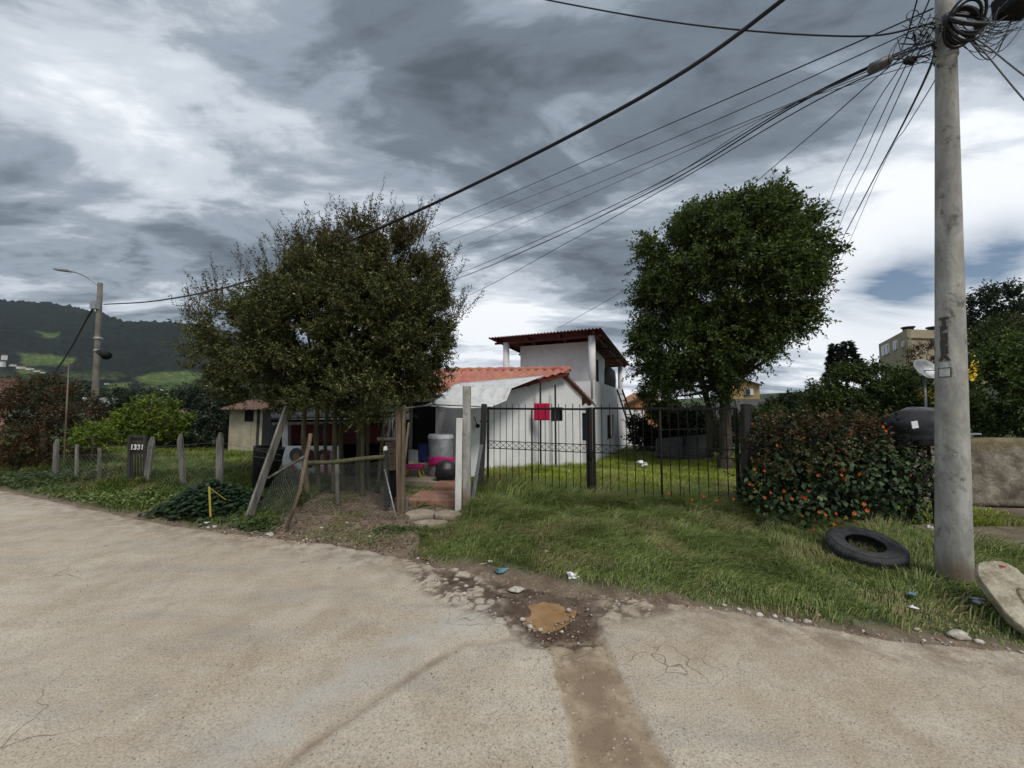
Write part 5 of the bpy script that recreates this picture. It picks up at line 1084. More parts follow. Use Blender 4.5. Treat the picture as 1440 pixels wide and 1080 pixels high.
for px, py, Y, lb_ in ((940, 693, 5.55, 'lone orange flower in the grass behind the right gate leaf'), (973, 702, 5.35, 'orange flower low in the grass near the right gate leaf middle'), (989, 697, 5.4, 'orange flower in the grass, third from the gate post'), (1007, 703, 5.3, 'small orange flower in the grass, second from the gate post'), (1031, 701, 5.15, 'larger orange flower beside the foot of the right gate stile')):
    c = at(px, py, Y); t = empty('wild_flower', Vector((c.x, c.y, hz(c.x, c.y))), lb_, 'flower', 'orange flowers by the gate'); MB().tube([Vector((c.x, c.y, hz(c.x, c.y)-.02)), c], .003, 5).build('stem', M['bark'], t); mb = MB(); r0 = .017
    for q in range(5):
        a = q*1.2566; mb.add([c, c+Vector((r0*math.cos(a-.5), -.008, r0*math.sin(a-.5))), c+Vector((r0*1.2*math.cos(a), -.01, r0*1.2*math.sin(a))), c+Vector((r0*math.cos(a+.5), -.008, r0*math.sin(a+.5)))], [(0, 1, 2, 3)])
    mb.build('petals', M['orange'], t)
def tyre():
    c = gp(1217, 781, .17); c.z = hz(c.x, c.y)+.125; Mr = Matrix.Rotation(R(14), 3, 'X') @ Matrix.Rotation(R(-6), 3, 'Y') @ Matrix.Scale(.65, 3)
    t = empty('old_tyre', c, 'worn black truck tyre lying in the grass below the flowering bush', 'tyre')
    prof = [(.235, -.085), (.25, -.10), (.32, -.118), (.40, -.112), (.45, -.09), (.468, -.06), (.472, 0), (.468, .06), (.45, .09), (.40, .112), (.32, .118), (.25, .10), (.235, .085), (.24, .07), (.30, .095), (.38, .09), (.43, .06), (.44, 0), (.43, -.06), (.38, -.09), (.30, -.095), (.24, -.07), (.235, -.085)]
    MB().lathe(prof, c, 64, Mr).build('carcass', M['rubber'], t)
    mb = MB()
    for k in range(52):
        a = k*2*math.pi/52
        for s in (-1, 1):
            p = Vector((.468*math.cos(a+s*.02), .468*math.sin(a+s*.02), s*.04)); mb.box(Mr @ p+c, (.022, .036, .062), M=Mr @ Matrix.Rotation(a, 3, 'Z') @ Matrix.Rotation(s*.4, 3, 'X'))
    mb.build('tread', M['rubber'], t)
    for r__ in (.30, .405): MB().lathe([(r__-.006, .114), (r__, .122), (r__+.006, .114)], c, 64, Mr).build('sidewall_ring', M['rubber'], t)
tyre()
def slab():
    a = Vector((3.77, 3.02, .42)); b = Vector((3.72, 2.66, .05)); ax = (b-a).normalized(); L = (b-a).length; vw = Vector((0, 0, CAM_H))-a
    wv = Vector((.80, -.10, .62)); wv = (wv-ax*wv.dot(ax)).normalized(); nn = ax.cross(wv).normalized()
    if nn.dot(Vector((-a.x, -a.y, 1.6))) < 0: nn = -nn
    t = empty('stone_slab', b, 'long pale slab with a rounded end leaning against the concrete pole', 'slab'); pts = []; n = 44
    for i in range(n):
        q = 2*math.pi*i/n; x = abs(math.cos(q))**.55*math.copysign(1, math.cos(q)); y = abs(math.sin(q))**.8*math.copysign(1, math.sin(q))
        k = 1+.035*(float(fbm(math.cos(q)*3+4, math.sin(q)*3, 5))-.5)*2
        pts.append((x*L/2*k, y*.128*k))
    mc = (a+b)/2; vs = []; fs = []
    lv = [(0.965, .075), (1.0, .055), (1.02, .0), (.99, -.05), (.93, -.07)]
    for s_, z_ in lv:
        for i, (x, y) in enumerate(pts): j = 1+(.02*math.sin(i*3.3+z_*40)+.02*(random.random()-.5) if z_ < .07 else .008*math.sin(i*2.3)); vs.append(mc+ax*x*s_*j+wv*y*s_*j+nn*(z_+(.006*math.sin(i*2.1) if z_ < .07 else 0)))
    for l in range(len(lv)-1):
        for i in range(n): fs.append((l*n+i, l*n+(i+1) % n, (l+1)*n+(i+1) % n, (l+1)*n+i))
    fs.append(tuple(range(n))[::-1]); fs.append(tuple((len(lv)-1)*n+i for i in range(n)))
    MB().add(vs, fs, False).build('slab_body', M['slab'], t, .006)
    def oval(cx, rx, ry, mat, h, cut=1.0):
        P_ = [mc+ax*(cx+rx*math.cos(q))+wv*(.035+ry*math.sin(q))+nn*.0755 for q in np.linspace(0, 6.28, 29)[:-1]]; MB().slab(P_, nn*h).build('painted_emblem', M[mat], t)
    M['emblemdark'] = simple('faded_brown_paint', (.14, .09, .06), (.24, .17, .12), 40, .8, .1); M['emblemyellow'] = simple('faded_yellow_paint', (.45, .33, .12), (.6, .5, .3), 40, .8, .1)
    oval(.06, .115, .035, 'emblemdark', .0045); oval(.06, .100, .026, 'slab', .006); oval(.065, .065, .014, 'emblemyellow', .0075)
    p = mc-ax*(L/2-.05)+wv*.05+nn*.078; MB().box(p, (.025, .025, .006)).build('red_spot', M['redpaint'], t)
slab()
# rubble wall with cap
rw = empty('rubble_wall', (9, 7.2, 0), 'low rough rubble stone wall on the far side of the dirt lane', 'wall')
def rwall():
    G = []; nx, nz = 160, 16
    for i in range(nz+1):
        z = -.1+1.2*i/nz; g = []
        for j in range(nx+1):
            x = 6.2+10*j/nx; y = 6.95-.055*(x-6.2)+(.10*(z-.5)*.5)
            n_ = float(fbm(x*4, z*5, 61))-.5; g.append(Vector((x, y+n_*.10, z+(.05*(float(fbm(x*2, 7, 62))-.5) if i == nz else 0))))
        G.append(g)
    MB().sheet(G, (0, .30, 0)).build('stonework', M['rubble'], rw)
rwall()
def cart():
    c = at(1300, 590, 4.75); g = Vector((c.x, c.y, hz(c.x, c.y))); t = empty('covered_cart', g, 'street cart under a black plastic cover behind the concrete pole', 'cart')
    G = []
    for i in range(15):
        v = i/14; row = []
        for j in range(33):
            a = 2*math.pi*j/32; r0 = [.02, .16, .28, .37, .43, .455, .46, .462, .468, .47, .475, .468, .472, .478, .47][i]; zt_ = [.0, -.012, -.035, -.075, -.12, -.155, -.185, -.205, -.22, -.24, -.26, -.275, -.285, -.30, -.315][i]
            k = 1+.10*math.sin(a*3+1)+.05*math.sin(a*7+v*4)*v+.03*math.sin(a*17+v*8)*v; zz = zt_+.03*math.sin(a*5+.7)*v-(.05*(1-math.cos(a-math.pi))*.0)+.05*(-math.cos(a))*-.6*v
            row.append(Vector((c.x+.06+r0*.90*k*math.cos(a), c.y+.06+r0*.75*k*math.sin(a), c.z+.16+zz-.14*max(0, -math.cos(a))*v+.02*math.sin(a*4+v*5)*v+.015*math.sin(a*9)*v)))
        G.append(row)
    G = [[p+Vector((0, 0, 1))*.15*(float(fbm(p.x*6, p.y*6+p.z*5, 17, 4))-.5)*min(1, i/3)+Vector((1, 0, 0))*.13*(float(fbm(p.x*5+9, p.z*7, 27, 4))-.5) for p in r__] for i, r__ in enumerate(G)]
    for r__ in G: r__[-1] = r__[0]
    MB().sheet(G, (0, 0, -.006)).build('cover', M['plastic_black'], t)
    MB().box(c+Vector((.05, .08, -.20)), (.56, .42, .26)).build('body', M['plastic_black'], t, .05)
    MB().bar(c+Vector((-.12, -.2, -.16)), c+Vector((.45, -.2, -.17)), .02).build('handle', M['galvdull'], t)
    MB().tube([c+Vector((.30, -.1, -.30)), c+Vector((.02, -.12, -.52)), c+Vector((-.28, -.1, -.85)), c+Vector((-.40, -.1, -1.3))], [.03, .03, .024, .02], 8).build('strut', M['rustblack'], t)
    for sx, sy in ((-.25, .25), (.3, .25), (.3, -.12)): MB().tube([c+Vector((sx, sy, -.3)), Vector((c.x+sx*1.1, c.y+sy, g.z-.03))], .02, 8).build('leg', M['rustblack'], t)
    tg_ = MB().box(c+Vector((-.395, -.245, -.055)), (.075, .008, .085), 0, Matrix.Rotation(-.15, 3, 'Y')).build('white_tag', M['plastic_white'], t)
cart()
# satellite dish
ds = empty('satellite_dish', at(1302, 540, 9.6), 'pale round satellite dish in the hedge left of the pole', 'satellite dish'); c = at(1299, 521, 9.6)
MB().lathe([(0, .0), (.12, .012), (.22, .045), (.30, .09), (.305, .09), (.22, .035), (.1, .0), (0, -.01)], c, 28, Matrix.Rotation(R(62), 3, 'X')).build('dish', M['galvdull'], ds); MB().tube([c, c+Vector((.03, -.25, -.02))], .012, 6).build('feed_arm', M['black'], ds); MB().box(c+Vector((.03, -.27, 0)), (.06, .06, .05)).build('receiver', M['plastic_white'], ds); MB().tube([c, Vector((c.x, c.y+.05, 0))], .03, 8).build('mast', M['galvdull'], ds)
def flowers(label, pts, Y, mat):
    t = empty('yellow_flowers', at(pts[0][0], pts[0][1], Y), label, 'flowers'); mb = MB()
    for px, py in pts:
        for _ in range(14):
            c = at(px+random.gauss(0, 3.5), py+random.gauss(0, 5), Y+random.gauss(0, .05)); s = .03
            mb.add([c+Vector((random.uniform(-s, s), random.uniform(-s, s), random.uniform(-s, s))) for _ in range(3)]+[c+Vector((s, 0, s))], [(0, 1, 2), (0, 2, 3)])
    mb.build('blossoms', M[mat], t)
flowers('cluster of yellow blossoms in the hedge just right of the pole', [(1366, 522), (1370, 515), (1368, 530)], 7.3, 'yellowpetal'); flowers('small yellow blossoms just above the covered cart', [(1308, 552), (1298, 553)], 9.2, 'yellowpetal')
# ------------------------------------------------------------------ background buildings
bb = empty('beige_building', at(1275, 560, 55), 'unfinished beige block building on the hill behind the pole', 'building')
K0, K1, K2 = at(1235, 476, 68), at(1275, 463, 55), at(1400, 461, 57); zr_ = K1.z
def face(p, q, z0, z1, mat, name, par, th_=.4, off=0):
    n_ = (q-p).cross(UP).normalized(); p_, q_ = p+n_*off, q+n_*off
    return MB().slab([Vector((p_.x, p_.y, z0)), Vector((q_.x, q_.y, z0)), Vector((q_.x, q_.y, z1)), Vector((p_.x, p_.y, z1))], -n_*th_).build(name, M[mat], par)
face(K0, K1, 0, zr_, 'beige', 'wall', bb); face(K1, K2, 0, zr_, 'beige', 'wall', bb); face(K1, K2, zr_-1.35, zr_-1.15, 'beige', 'cornice', bb, .3, .25)
for t0_, t1_, ya, yb in ((.12, .42, 487, 500), (.56, .70, 480, 492), (.85, .92, 480, 487)):
    p, q = K0.lerp(K1, t0_), K0.lerp(K1, t1_); f = face(p, q, CAM_H+(575-yb)/F*p.y, CAM_H+(575-ya)/F*p.y, 'plastic_white', 'window', bb, .1, .08); face(p.lerp(q, .12), p.lerp(q, .46), CAM_H+(574-yb)/F*p.y, CAM_H+(574-ya)/F*p.y-.1, 'window', 'pane', f, .05, .14); face(p.lerp(q, .54), p.lerp(q, .88), CAM_H+(574-yb)/F*p.y, CAM_H+(574-ya)/F*p.y-.1, 'window', 'pane', f, .05, .14)
for a_, b_ in ((1306, 1311), (1360, 1368)):
    p, q = K1.lerp(K2, (a_-1275)/125), K1.lerp(K2, (b_-1275)/125); face(p, q, CAM_H+(575-485)/F*55, CAM_H+(575-476)/F*55, 'window', 'window', bb, .1, .08)
for px, lb_ in ((1277, 'dark water tank at the corner of the beige building roof'), (1312, 'dark roof tank half hidden by the concrete pole')):
    c = at(px, 463, 57); t = empty('roof_tank', Vector((c.x, c.y, zr_)), lb_, 'water tank'); MB().lathe([(0, 0), (.62, 0), (.62, .55), (.80, .6), (.80, .8), (0, .85)], (c.x, c.y, zr_), 16).build('tank', M['plastic_black'], t)
yh = empty('yellow_house', at(1050, 575, 42), 'small ochre house with one white-framed window in the distance', 'house'); a, b = at(1028, 545, 42), at(1068, 545, 41)
z_ = lambda py, Y=42: CAM_H+(575-py)/F*Y
face(a, b, -1, z_(545), 'yellowwall', 'wall', yh, 4); mb = MB(); mb.slab([Vector((a.x, a.y-.01, z_(545))), Vector((b.x, b.y-.01, z_(545))), at(1068, 541.5, 41), at(1045, 533.5, 41.6), at(1028, 536, 42)], (0, 4, 0)); mb.build('gable', M['yellowwall'], yh)
mb = MB(); mb.bar(at(1045, 533, 41.5), at(1071, 542, 40.8), .5, .12); mb.bar(at(1045, 533, 41.5), at(1026, 537, 42), .5, .12); mb.build('roof', M['oldtile'], yh); wf_ = face(a.lerp(b, .48), a.lerp(b, .78), z_(556), z_(547), 'plastic_white', 'window', yh, .1, .1); face(a.lerp(b, .50), a.lerp(b, .66), z_(555.4), z_(547.6), 'window', 'pane', wf_, .05, .16)
gw = quad(1005, 561, 38, 1085, 600, 38, .4, 'grey_wall', 'greyroof'); tag(gw, 'dark grey boundary wall below the small ochre house', 'wall')
oh = empty('orange_house', at(893, 575, 40), 'orange brick house end showing left of the round tree', 'house'); mb = MB(); mb.slab([at(883, 600, 40), at(925, 600, 40), at(925, 548, 40), at(908, 552, 40), at(883, 567, 40)], (0, 5, 0)); mb.build('wall', M['orangewall'], oh); MB().bar(at(880, 568, 39.7), at(926, 546, 39.7), .6, .12).build('roof', M['oldtile'], oh)
# zinc fence at the back of the yard
zf = empty('zinc_fence', at(965, 635, 14.6), 'grey corrugated zinc fence at the back of the yard', 'fence')
G = [[at(922+82*j/120, (617-7*j/120) if i == 0 else 655, 14.8).__add__(Vector((0, .03*math.sin(j*1.6), 0))) for j in range(121)] for i in range(2)]; MB().sheet(G, (0, .01, 0)).build('sheet_panel', M['galvdull2'] if 'galvdull2' in M else M['greyroof'], zf)
for px in (928, 962, 1000): MB().bar(at(px, 655, 14.75), at(px, 611, 14.75), .06).build('post', M['darkwood'], zf)
MB().bar(at(925, 604, 14.5), at(1000, 603, 14.5), .035).build('rail', M['oldwood'], zf)
# left background
br = empty('grey_barn', at(200, 575, 42), 'long grey sheet-roofed barn behind the yellow-green bush', 'barn'); MB().slab([at(120, 572, 40), at(262, 583, 36), at(275, 563, 46), at(118, 560, 46)], UP*.1).build('roof', M['greyroof'], br); quad(122, 574, 40.5, 262, 620, 36.5, .2, 'wall', 'pinkwall', br); MB().bar(at(118, 560, 46), at(275, 563, 46), .25, .2).build('ridge_cap', M['plastic_white'], br)
quad(138, 572, 25, 151, 640, 25, .2, 'pink_pillar', 'pinkwall').__setitem__('label', 'pink brick wall end just right of the street lamp pole'); bpy.data.objects['pink_pillar']['category'] = 'wall'
tag(MB().slab([at(146, 565, 30), at(166, 571, 29), at(164, 575, 29), at(150, 569, 30)], UP*.1).build('white_sheet', M['plastic_white']), 'torn white sheeting on the barn roof edge behind the lamp pole', 'sheeting')
ph = empty('pink_house', at(4, 575, 22), 'pink and brick house cut off by the left picture edge', 'house'); quad(-40, 545, 22, 5, 640, 22, .3, 'wall', 'pinkwall', ph); quad(-40, 532, 22, 22, 545, 22, .6, 'roof', 'oldtile', ph)
r_ = random.Random(21); vill = [(18, 514, 12), (30, 517, 14), (42, 519, 12), (52, 522, 10), (6, 503, 10), (2, 512, 12), (60, 524, 7), (150, 540, 8), (228, 548, 8)]
for i, (px, py, w_) in enumerate(vill):
    Y = 600 if px < 100 else 520; c = at(px, py, Y-60); W_ = w_/F*Y*.5; Hh = W_*(.38 if px > 10 else 1.2); hs = empty('village_house', Vector((c.x, c.y, c.z-Hh/2)), ('white village house on the far valley side, number %d' % 0) if False else 'tiny pale house in the village at the foot of the wooded mountain', 'house', 'village houses below the mountain')
    MB().box(c, (W_, W_*.6, Hh), r_.uniform(-.3, .3)).build('wall', M['whitepaint'], hs); MB().slab([c+Vector((-W_*.56, -W_*.36, Hh/2)), c+Vector((W_*.56, -W_*.36, Hh/2)), c+Vector((W_*.5, 0, Hh/2+W_*.14)), c+Vector((-W_*.5, 0, Hh/2+W_*.14))], (0, 0, .4)).build('roof', M['oldtile'], hs)
for (px, py, rx, ry, Y, n) in ((60, 556, 70, 9, 75, 400), (200, 562, 60, 6, 80, 350), (300, 564, 70, 8, 85, 350), (430, 568, 90, 9, 90, 300)):
    simple_tree('field_trees', {60: 'distant trees below the village, behind the russet bush', 200: 'distant dark trees above the barn roof', 300: 'distant trees right of the barn roof', 430: 'distant trees behind the bushy tree'}[px], 'trees', px, py, rx, ry, Y, .8, n, [(.016, .028, .014), (.03, .045, .02)], [1, 1], trunk=False, extra=((-.8, .1, .6), (.8, .1, .7)), base=0, per=8)
# ------------------------------------------------------------------ grass and weeds (uncountable)
def blades(name, label, n, xr, yr, dens, hfun, cols, wts, wid=.0045, lean=.45, cat='grass'):
    x = RNG.uniform(*xr, n); y = RNG.uniform(*yr, n); k = dens(x, y) > RNG.uniform(0, 1, n); x, y = x[k], y[k]; n = len(x)
    z = H(x, y)-.01; h = hfun(x, y)*RNG.uniform(.45, 1.15, n); a = RNG.uniform(0, 2*np.pi, n)
    tilt = (fbm(x*1.6, y*1.6, 91)-.5)*5; a = np.where(RNG.uniform(0, 1, n) < .55, tilt, a)
    L = lean*RNG.uniform(.3, 1.6, n); dx, dy = np.cos(a)*L*h, np.sin(a)*L*h; w = wid*RNG.uniform(.7, 1.4, n)
    px, py = -np.sin(a+.6)*w, np.cos(a+.6)*w
    b = np.stack([x, y, z], -1); m = np.stack([x+dx*.35, y+dy*.35, z+h*.6], -1); t = np.stack([x+dx, y+dy, z+h*(.96-.25*L)], -1); s = np.stack([px, py, 0*px], -1)
    V = np.stack([b-s, b+s, m+s*.8, m-s*.8, t+s*.12, t-s*.12], 1).reshape(-1, 3); i = np.arange(n)[:, None]*6
    Fq = np.concatenate([i+np.array([[0, 1, 2, 3]]), i+np.array([[3, 2, 4, 5]])])
    c = palette(n, cols, wts, .2); pt = fbm(x*1.1, y*1.1, 55)[:, None]; c = c*(.72+.6*pt); dry = (fbm(x*2.3, y*2.3, 66)[:, None] > .58)*(RNG.uniform(0, 1, (n, 1)) < .45); c = np.where(dry, np.array([.36, .29, .15])*RNG.uniform(.6, 1.1, (n, 1)), c)
    o = npmesh(name, V, Fq, M['grass'], None, np.repeat(c, 6, 0)); return tag(o, label, cat, None, 'stuff')
def gate_d(x, y): return (y-(6.9-(x+.49)*(1.5/3.82)))*.93       # + behind the gate
def verge_mask(x, y):
    d = dist(x, y); g = gate_d(x, y); e = fbm(x*2.2, y*2.2, 33)*.5
    m = ss(.05, .35, d-e*.55+.12)*(x > -1.15+.35*(fbm(x*2, y*3, 5)-.5)-.12*(y-4)); m = m*(1-ss(.1, .6, g)*(x < 3.0))
    lane = ss(4.15, 4.75, x)*ss(-.3, .5, y-(4.7-.75*(x-3.9)))
    return m*(1-lane)*(x < 6)*((y < 5.0) | (x > -.72))
G1 = [(.09, .13, .035), (.155, .205, .05), (.24, .28, .085), (.34, .33, .17)]
blades('grass', 'rough green verge grass between the road and the gate', 330000, (-1.6, 6), (2.2, 7.2), lambda x, y: verge_mask(x, y)*np.where(y < 4.6, 1, .75), lambda x, y: (.065+.12*ss(.4, 2.0, dist(x, y)))*(.35+1.6*fbm(x*3.4, y*3.4, 41, 3)**1.3)+.03*np.exp(-((x+.6)/.6)**2)+.16*np.exp(-(gate_d(x, y)/.45)**2)+.07*(fbm(x*1.8, y*1.8, 12)-.4), G1, [2.2, 4, 2.2, .8], wid=.0036, lean=.9)
def tyre_clear(x, y): return 1
blades('grass', 'taller grass growing through the foot of the gate and round its left post', 34000, (-1.0, 3.6), (5.0, 7.6), lambda x, y: np.exp(-(gate_d(x, y)/.35)**2)*(x > -.95)*(.3+.9*(x < .6)), lambda x, y: .22+.22*np.exp(-((x+.15)/.55)**2)+.1*(fbm(x*2, y*2, 13)-.5), G1, [2, 4, 3, .5], wid=.005, lean=.55)
def in_house(x, y):
    return ((x > .2+.55*(y-9)) | (y < 9)).astype(float)*1.0
def yard_mask(x, y):
    wl = y-(9.0+(x+1.18)*(3.6/3.78)); m = (gate_d(x, y) > .15)*(x > -.9)*(wl < -.05); tw_ = np.where(x > 2.3, (y < 13.0+2.2*np.maximum(x-3.0, 0)), True)
    return m*tw_*(x < 2.0+.75*y)
def yard_mask2(x, y):
    wl = y-(9.0+(x+1.18)*(3.6/3.78)); a = (wl < -.08) | (x > 3.05); b = y < 13.1+2.22*np.maximum(x-3.0, 0)
    return ((gate_d(x, y) > .12) & (x > -.85) & a & b & (y < 18.5) & (x < 5.2+.42*y)).astype(float)*np.clip(1.5-.062*y, .35, 1)
blades('grass', 'long bright green grass filling the yard behind the gate', 260000, (-.9, 13), (5.3, 18.5), yard_mask2, lambda x, y: .14+.10*(fbm(x*.9, y*.9, 12)-.3)+.10*(gate_d(x, y) < .6)+.14*np.exp(-((y-(9.0+(x+1.18)*.952))/.7)**2), [(.12, .165, .018), (.20, .26, .028), (.29, .34, .04), (.36, .36, .09)], [1.4, 4, 3, 1], wid=.0075, lean=.5)
def bank_mask(x, y):
    d = dist(x, y); e = fbm(x*2, y*2, 35); return ss(.02, .30, d-e*.35+.12)*(x < -3.35+.5*(e-.5))*(1-ss(3.2, 4.2, d)*.0)
blades('grass', 'weedy grass on the bank below the picket posts', 150000, (-15, -3.2), (4.6, 12), lambda x, y: bank_mask(x, y)*(dist(x, y) < 2.4)*np.clip(1.25+.06*(x+3), .45, 1), lambda x, y: .10+.12*ss(.3, 1.2, dist(x, y))+.16*(fbm(x*1.4, y*1.4, 15)-.4), [(.075, .115, .028), (.13, .175, .045), (.20, .25, .07)], [2, 4, 2], wid=.006, lean=.9)
blades('grass', 'bright yellow-green grass in the yard behind the picket posts', 110000, (-24, -3.6), (6.5, 20), lambda x, y: (dist(x, y) > 2.1)*(dist(x, y) < 13)*np.clip(1.4-.05*y, .3, 1)*(x < -.62*y+.8), lambda x, y: .13+.10*(fbm(x*.8, y*.8, 16)-.3), [(.09, .14, .02), (.16, .22, .03), (.22, .26, .05)], [2, 4, 2], wid=.010, lean=.5)
dirt_P = [gp(330, 752), gp(345, 725), gp(420, 690), gp(545, 690), gp(600, 705), gp(640, 700), gp(640, 745), gp(600, 792), gp(450, 770)]
blades('grass', 'sparse short grass on the trodden dirt under the tree stems', 26000, (-4.2, -.6), (4.0, 8.0), lambda x, y: (dist(x, y) > .12)*ss(.50, .62, fbm(x*1.7, y*1.7, 19)), lambda x, y: .05+0*x, G1, [2, 3, 2, 1.5], wid=.004, lean=1.0)
blades('grass', 'tufts of grass growing inside and around the old tyre', 9000, (3.2, 4.9), (3.4, 4.7), lambda x, y: np.exp(-(((x-3.93)/.55)**2+((y-4.12)/.32)**2)**1.5), lambda x, y: .19+0*x, G1, [2, 4, 2.5, 1], wid=.005, lean=.6)
blades('grass', 'tufts of grass around the foot of the concrete pole and the slab', 16000, (3.3, 5.2), (2.5, 3.9), lambda x, y: np.exp(-(((x-4.05)/.45)**2+((y-3.2)/.35)**2)**1.2), lambda x, y: .13+.06*(fbm(x*4, y*4, 3)-.4), G1, [2, 4, 2.5, 1], wid=.0045, lean=.8)
def weeds(name, label, n, sx, sy, cen, size, cols, wts, hmax=.16, wd=None, nrmup=.7):
    x = cen[0]+RNG.normal(0, sx, n); y = cen[1]+RNG.normal(0, sy, n); z = H(x, y)+RNG.uniform(0, 1, n)**.6*hmax*np.exp(-((x-cen[0])/(1.6*sx))**2-((y-cen[1])/(1.6*sy))**2)
    k = dist(x, y) > .1; x, y, z = x[k], y[k], z[k]; n = len(x)
    nr = unit(np.stack([0*x, 0*x-.35, 0*x+nrmup], -1)+rnd(n, .3)); a = RNG.uniform(0, 6.28, n); d = np.stack([np.cos(a), np.sin(a), 0*a-.15], -1)
    V, Fq = leaf_arrays(np.stack([x, y, z], -1), d, RNG.uniform(.6, 1.2, n)*size, RNG.uniform(.6, 1, n)*(wd or size*.8), .1, nr)
    return tag(npmesh(name, V, Fq, M['leaf'], None, np.repeat(palette(n, cols, wts), 4, 0)), label, 'plants', None, 'stuff')
iv = gp(300, 712, .15); o = weeds('ivy_clump', 'dark glossy ivy clump round the foot of the last picket post', 2600, .42, .22, (iv.x-.1, iv.y+.05), .085, [(.016, .034, .016), (.03, .055, .024), (.05, .08, .035)], [3, 3, 1], hmax=.50)
weeds('weeds', 'broad-leaved weeds along the top of the left bank', 3600, 1.9, .40, (-6.9, 6.5), .05, [(.08, .13, .035), (.14, .20, .05), (.20, .26, .08)], [2, 3, 2], hmax=.16)
o = weeds('weeds', 'pale weeds at the far left end of the bank', 2600, 1.6, .5, (-10.3, 8.1), .08, [(.04, .065, .03), (.075, .11, .04)], [2, 2], hmax=.22)
w1 = gp(360, 738, .05); weeds('weeds', 'small leafy weeds at the foot of the leaning board', 420, .20, .10, (w1.x, w1.y), .05, [(.03, .055, .015), (.06, .09, .025)], [1, 1], hmax=.10)
w2 = gp(560, 745, .05); weeds('weeds', 'little weed patch on the dirt below the chain-link panel', 500, .26, .09, (w2.x, w2.y), .035, [(.04, .07, .015), (.07, .11, .025)], [1, 1], hmax=.05)
weeds('weeds', 'broad-leaved weeds among the grass at the foot of the flowering bush', 2400, .9, .25, (3.7, 4.55), .055, [(.022, .042, .014), (.04, .07, .02), (.07, .10, .03)], [3, 3, 1], hmax=.12)
# leaf litter and gravel as stuff
def litter(name, label, n, P_, size, cols, mat, jx=.25, flat=True, cat='litter', on=None):
    P2 = np.array([[p[0], p[1]] for p in P_]); lo, hi = P2.min(0), P2.max(0); x = RNG.uniform(lo[0], hi[0], n); y = RNG.uniform(lo[1], hi[1], n); k = softpoly(x, y, P_, jx) > RNG.uniform(0, 1, n); x, y = x[k], y[k]; n = len(x)
    z = np.maximum(H(x, y), -.028)+.006; d = rnd(n); d[:, 2] *= .15; nr = unit(np.stack([0*x, 0*x, 0*x+1.], -1)+rnd(n, .25)); V, Fq = leaf_arrays(np.stack([x, y, z], -1), d, RNG.uniform(.4, 1.3, n)*size, RNG.uniform(.4, 1, n)*size*.5, .15, nr)
    return tag(npmesh(name, V, Fq, mat, None, np.repeat(palette(n, cols, [1]*len(cols)), 4, 0)), label, cat, None, 'stuff')
litter('leaf_litter', 'dry brown leaves scattered on the dirt under the tree', 5200, dirt_P, .05, [(.12, .075, .04), (.20, .14, .085), (.07, .045, .025), (.26, .21, .15)], M['leaf'], cat='leaves')
def gravel(name, label, P_, n, smin, smax, cols, jit=.06, zoff=0.0):
    P2 = np.array([[p[0], p[1]] for p in P_]); lo, hi = P2.min(0)-.1, P2.max(0)+.1; x = RNG.uniform(lo[0], hi[0], n); y = RNG.uniform(lo[1], hi[1], n); k = softpoly(x, y, P_, jit) > RNG.uniform(0, 1, n); x, y = x[k], y[k]; n = len(x)
    ico = np.array([(0, 0, 1), (.9, 0, .35), (.28, .85, .4), (-.72, .53, .35), (-.7, -.5, .4), (.28, -.85, .35), (.6, .5, -.4), (-.3, .8, -.4), (-.9, 0, -.4), (-.3, -.8, -.4), (.6, -.5, -.4)])
    fc = np.array([(0, 1, 2), (0, 2, 3), (0, 3, 4), (0, 4, 5), (0, 5, 1), (1, 6, 2), (2, 7, 3), (3, 8, 4), (4, 9, 5), (5, 10, 1), (2, 6, 7), (3, 7, 8), (4, 8, 9), (5, 9, 10), (1, 10, 6)])
    kk = (softpoly(x, y, pud_P, .09) < .1) & (softpoly(x, y, pud2_P, .05) < .1); x, y = x[kk], y[kk]; n = len(x)
    s = smin+(smax-smin)*RNG.uniform(0, 1, n)**3; sc_ = s[:, None]*RNG.uniform(.6, 1.2, (n, 3))*np.array([1, 1, .6]); a = RNG.uniform(0, 6.28, n); ca, sa = np.cos(a)[:, None], np.sin(a)[:, None]
    L = (ico[None]+RNG.normal(0, .13, (n, 11, 3)))*sc_[:, None, :]; X = L[..., 0]*ca-L[..., 1]*sa+x[:, None]; Y = L[..., 0]*sa+L[..., 1]*ca+y[:, None]; Z = L[..., 2]+(np.maximum(H(x, y), -.012)+zoff+s*.2)[:, None]
    V = np.stack([X, Y, Z], -1).reshape(-1, 3); Fq = (np.arange(n)[:, None, None]*11+fc[None]).reshape(-1, 3)
    return tag(npmesh(name, V, Fq, M['pebble'], None, np.repeat(palette(n, cols, [1]*len(cols), .15), 11, 0)), label, 'gravel', None, 'stuff')
pm = Mat('pebble'); pm.base(pm.attr('col', True)); pm.rough(.92); pm.bump(pm.noise(120, 3, .6), .4, .003); M['pebble'] = pm.m
GC = [(.42, .38, .33), (.30, .25, .21), (.50, .46, .41), (.33, .20, .15), (.20, .16, .13)]
gravel('gravel', 'broken stones and gravel round the muddy puddles', [gp(640, 812), gp(800, 812), gp(850, 850), (.62, 3.0), gp(845, 910), gp(740, 912), gp(640, 850)], 2600, .002, .015, [(.34, .30, .26), (.22, .17, .13), (.42, .38, .33), (.22, .12, .09), (.12, .09, .07), (.10, .07, .05)], .08, -.016)
gravel('gravel', 'fine gravel along the edge of the road below the verge', [gp(840, 838), gp(1000, 852), gp(1200, 886), gp(1440, 912), gp(1440, 928), gp(1200, 898), gp(1000, 864), gp(840, 852)], 2600, .004, .020, GC, .05)
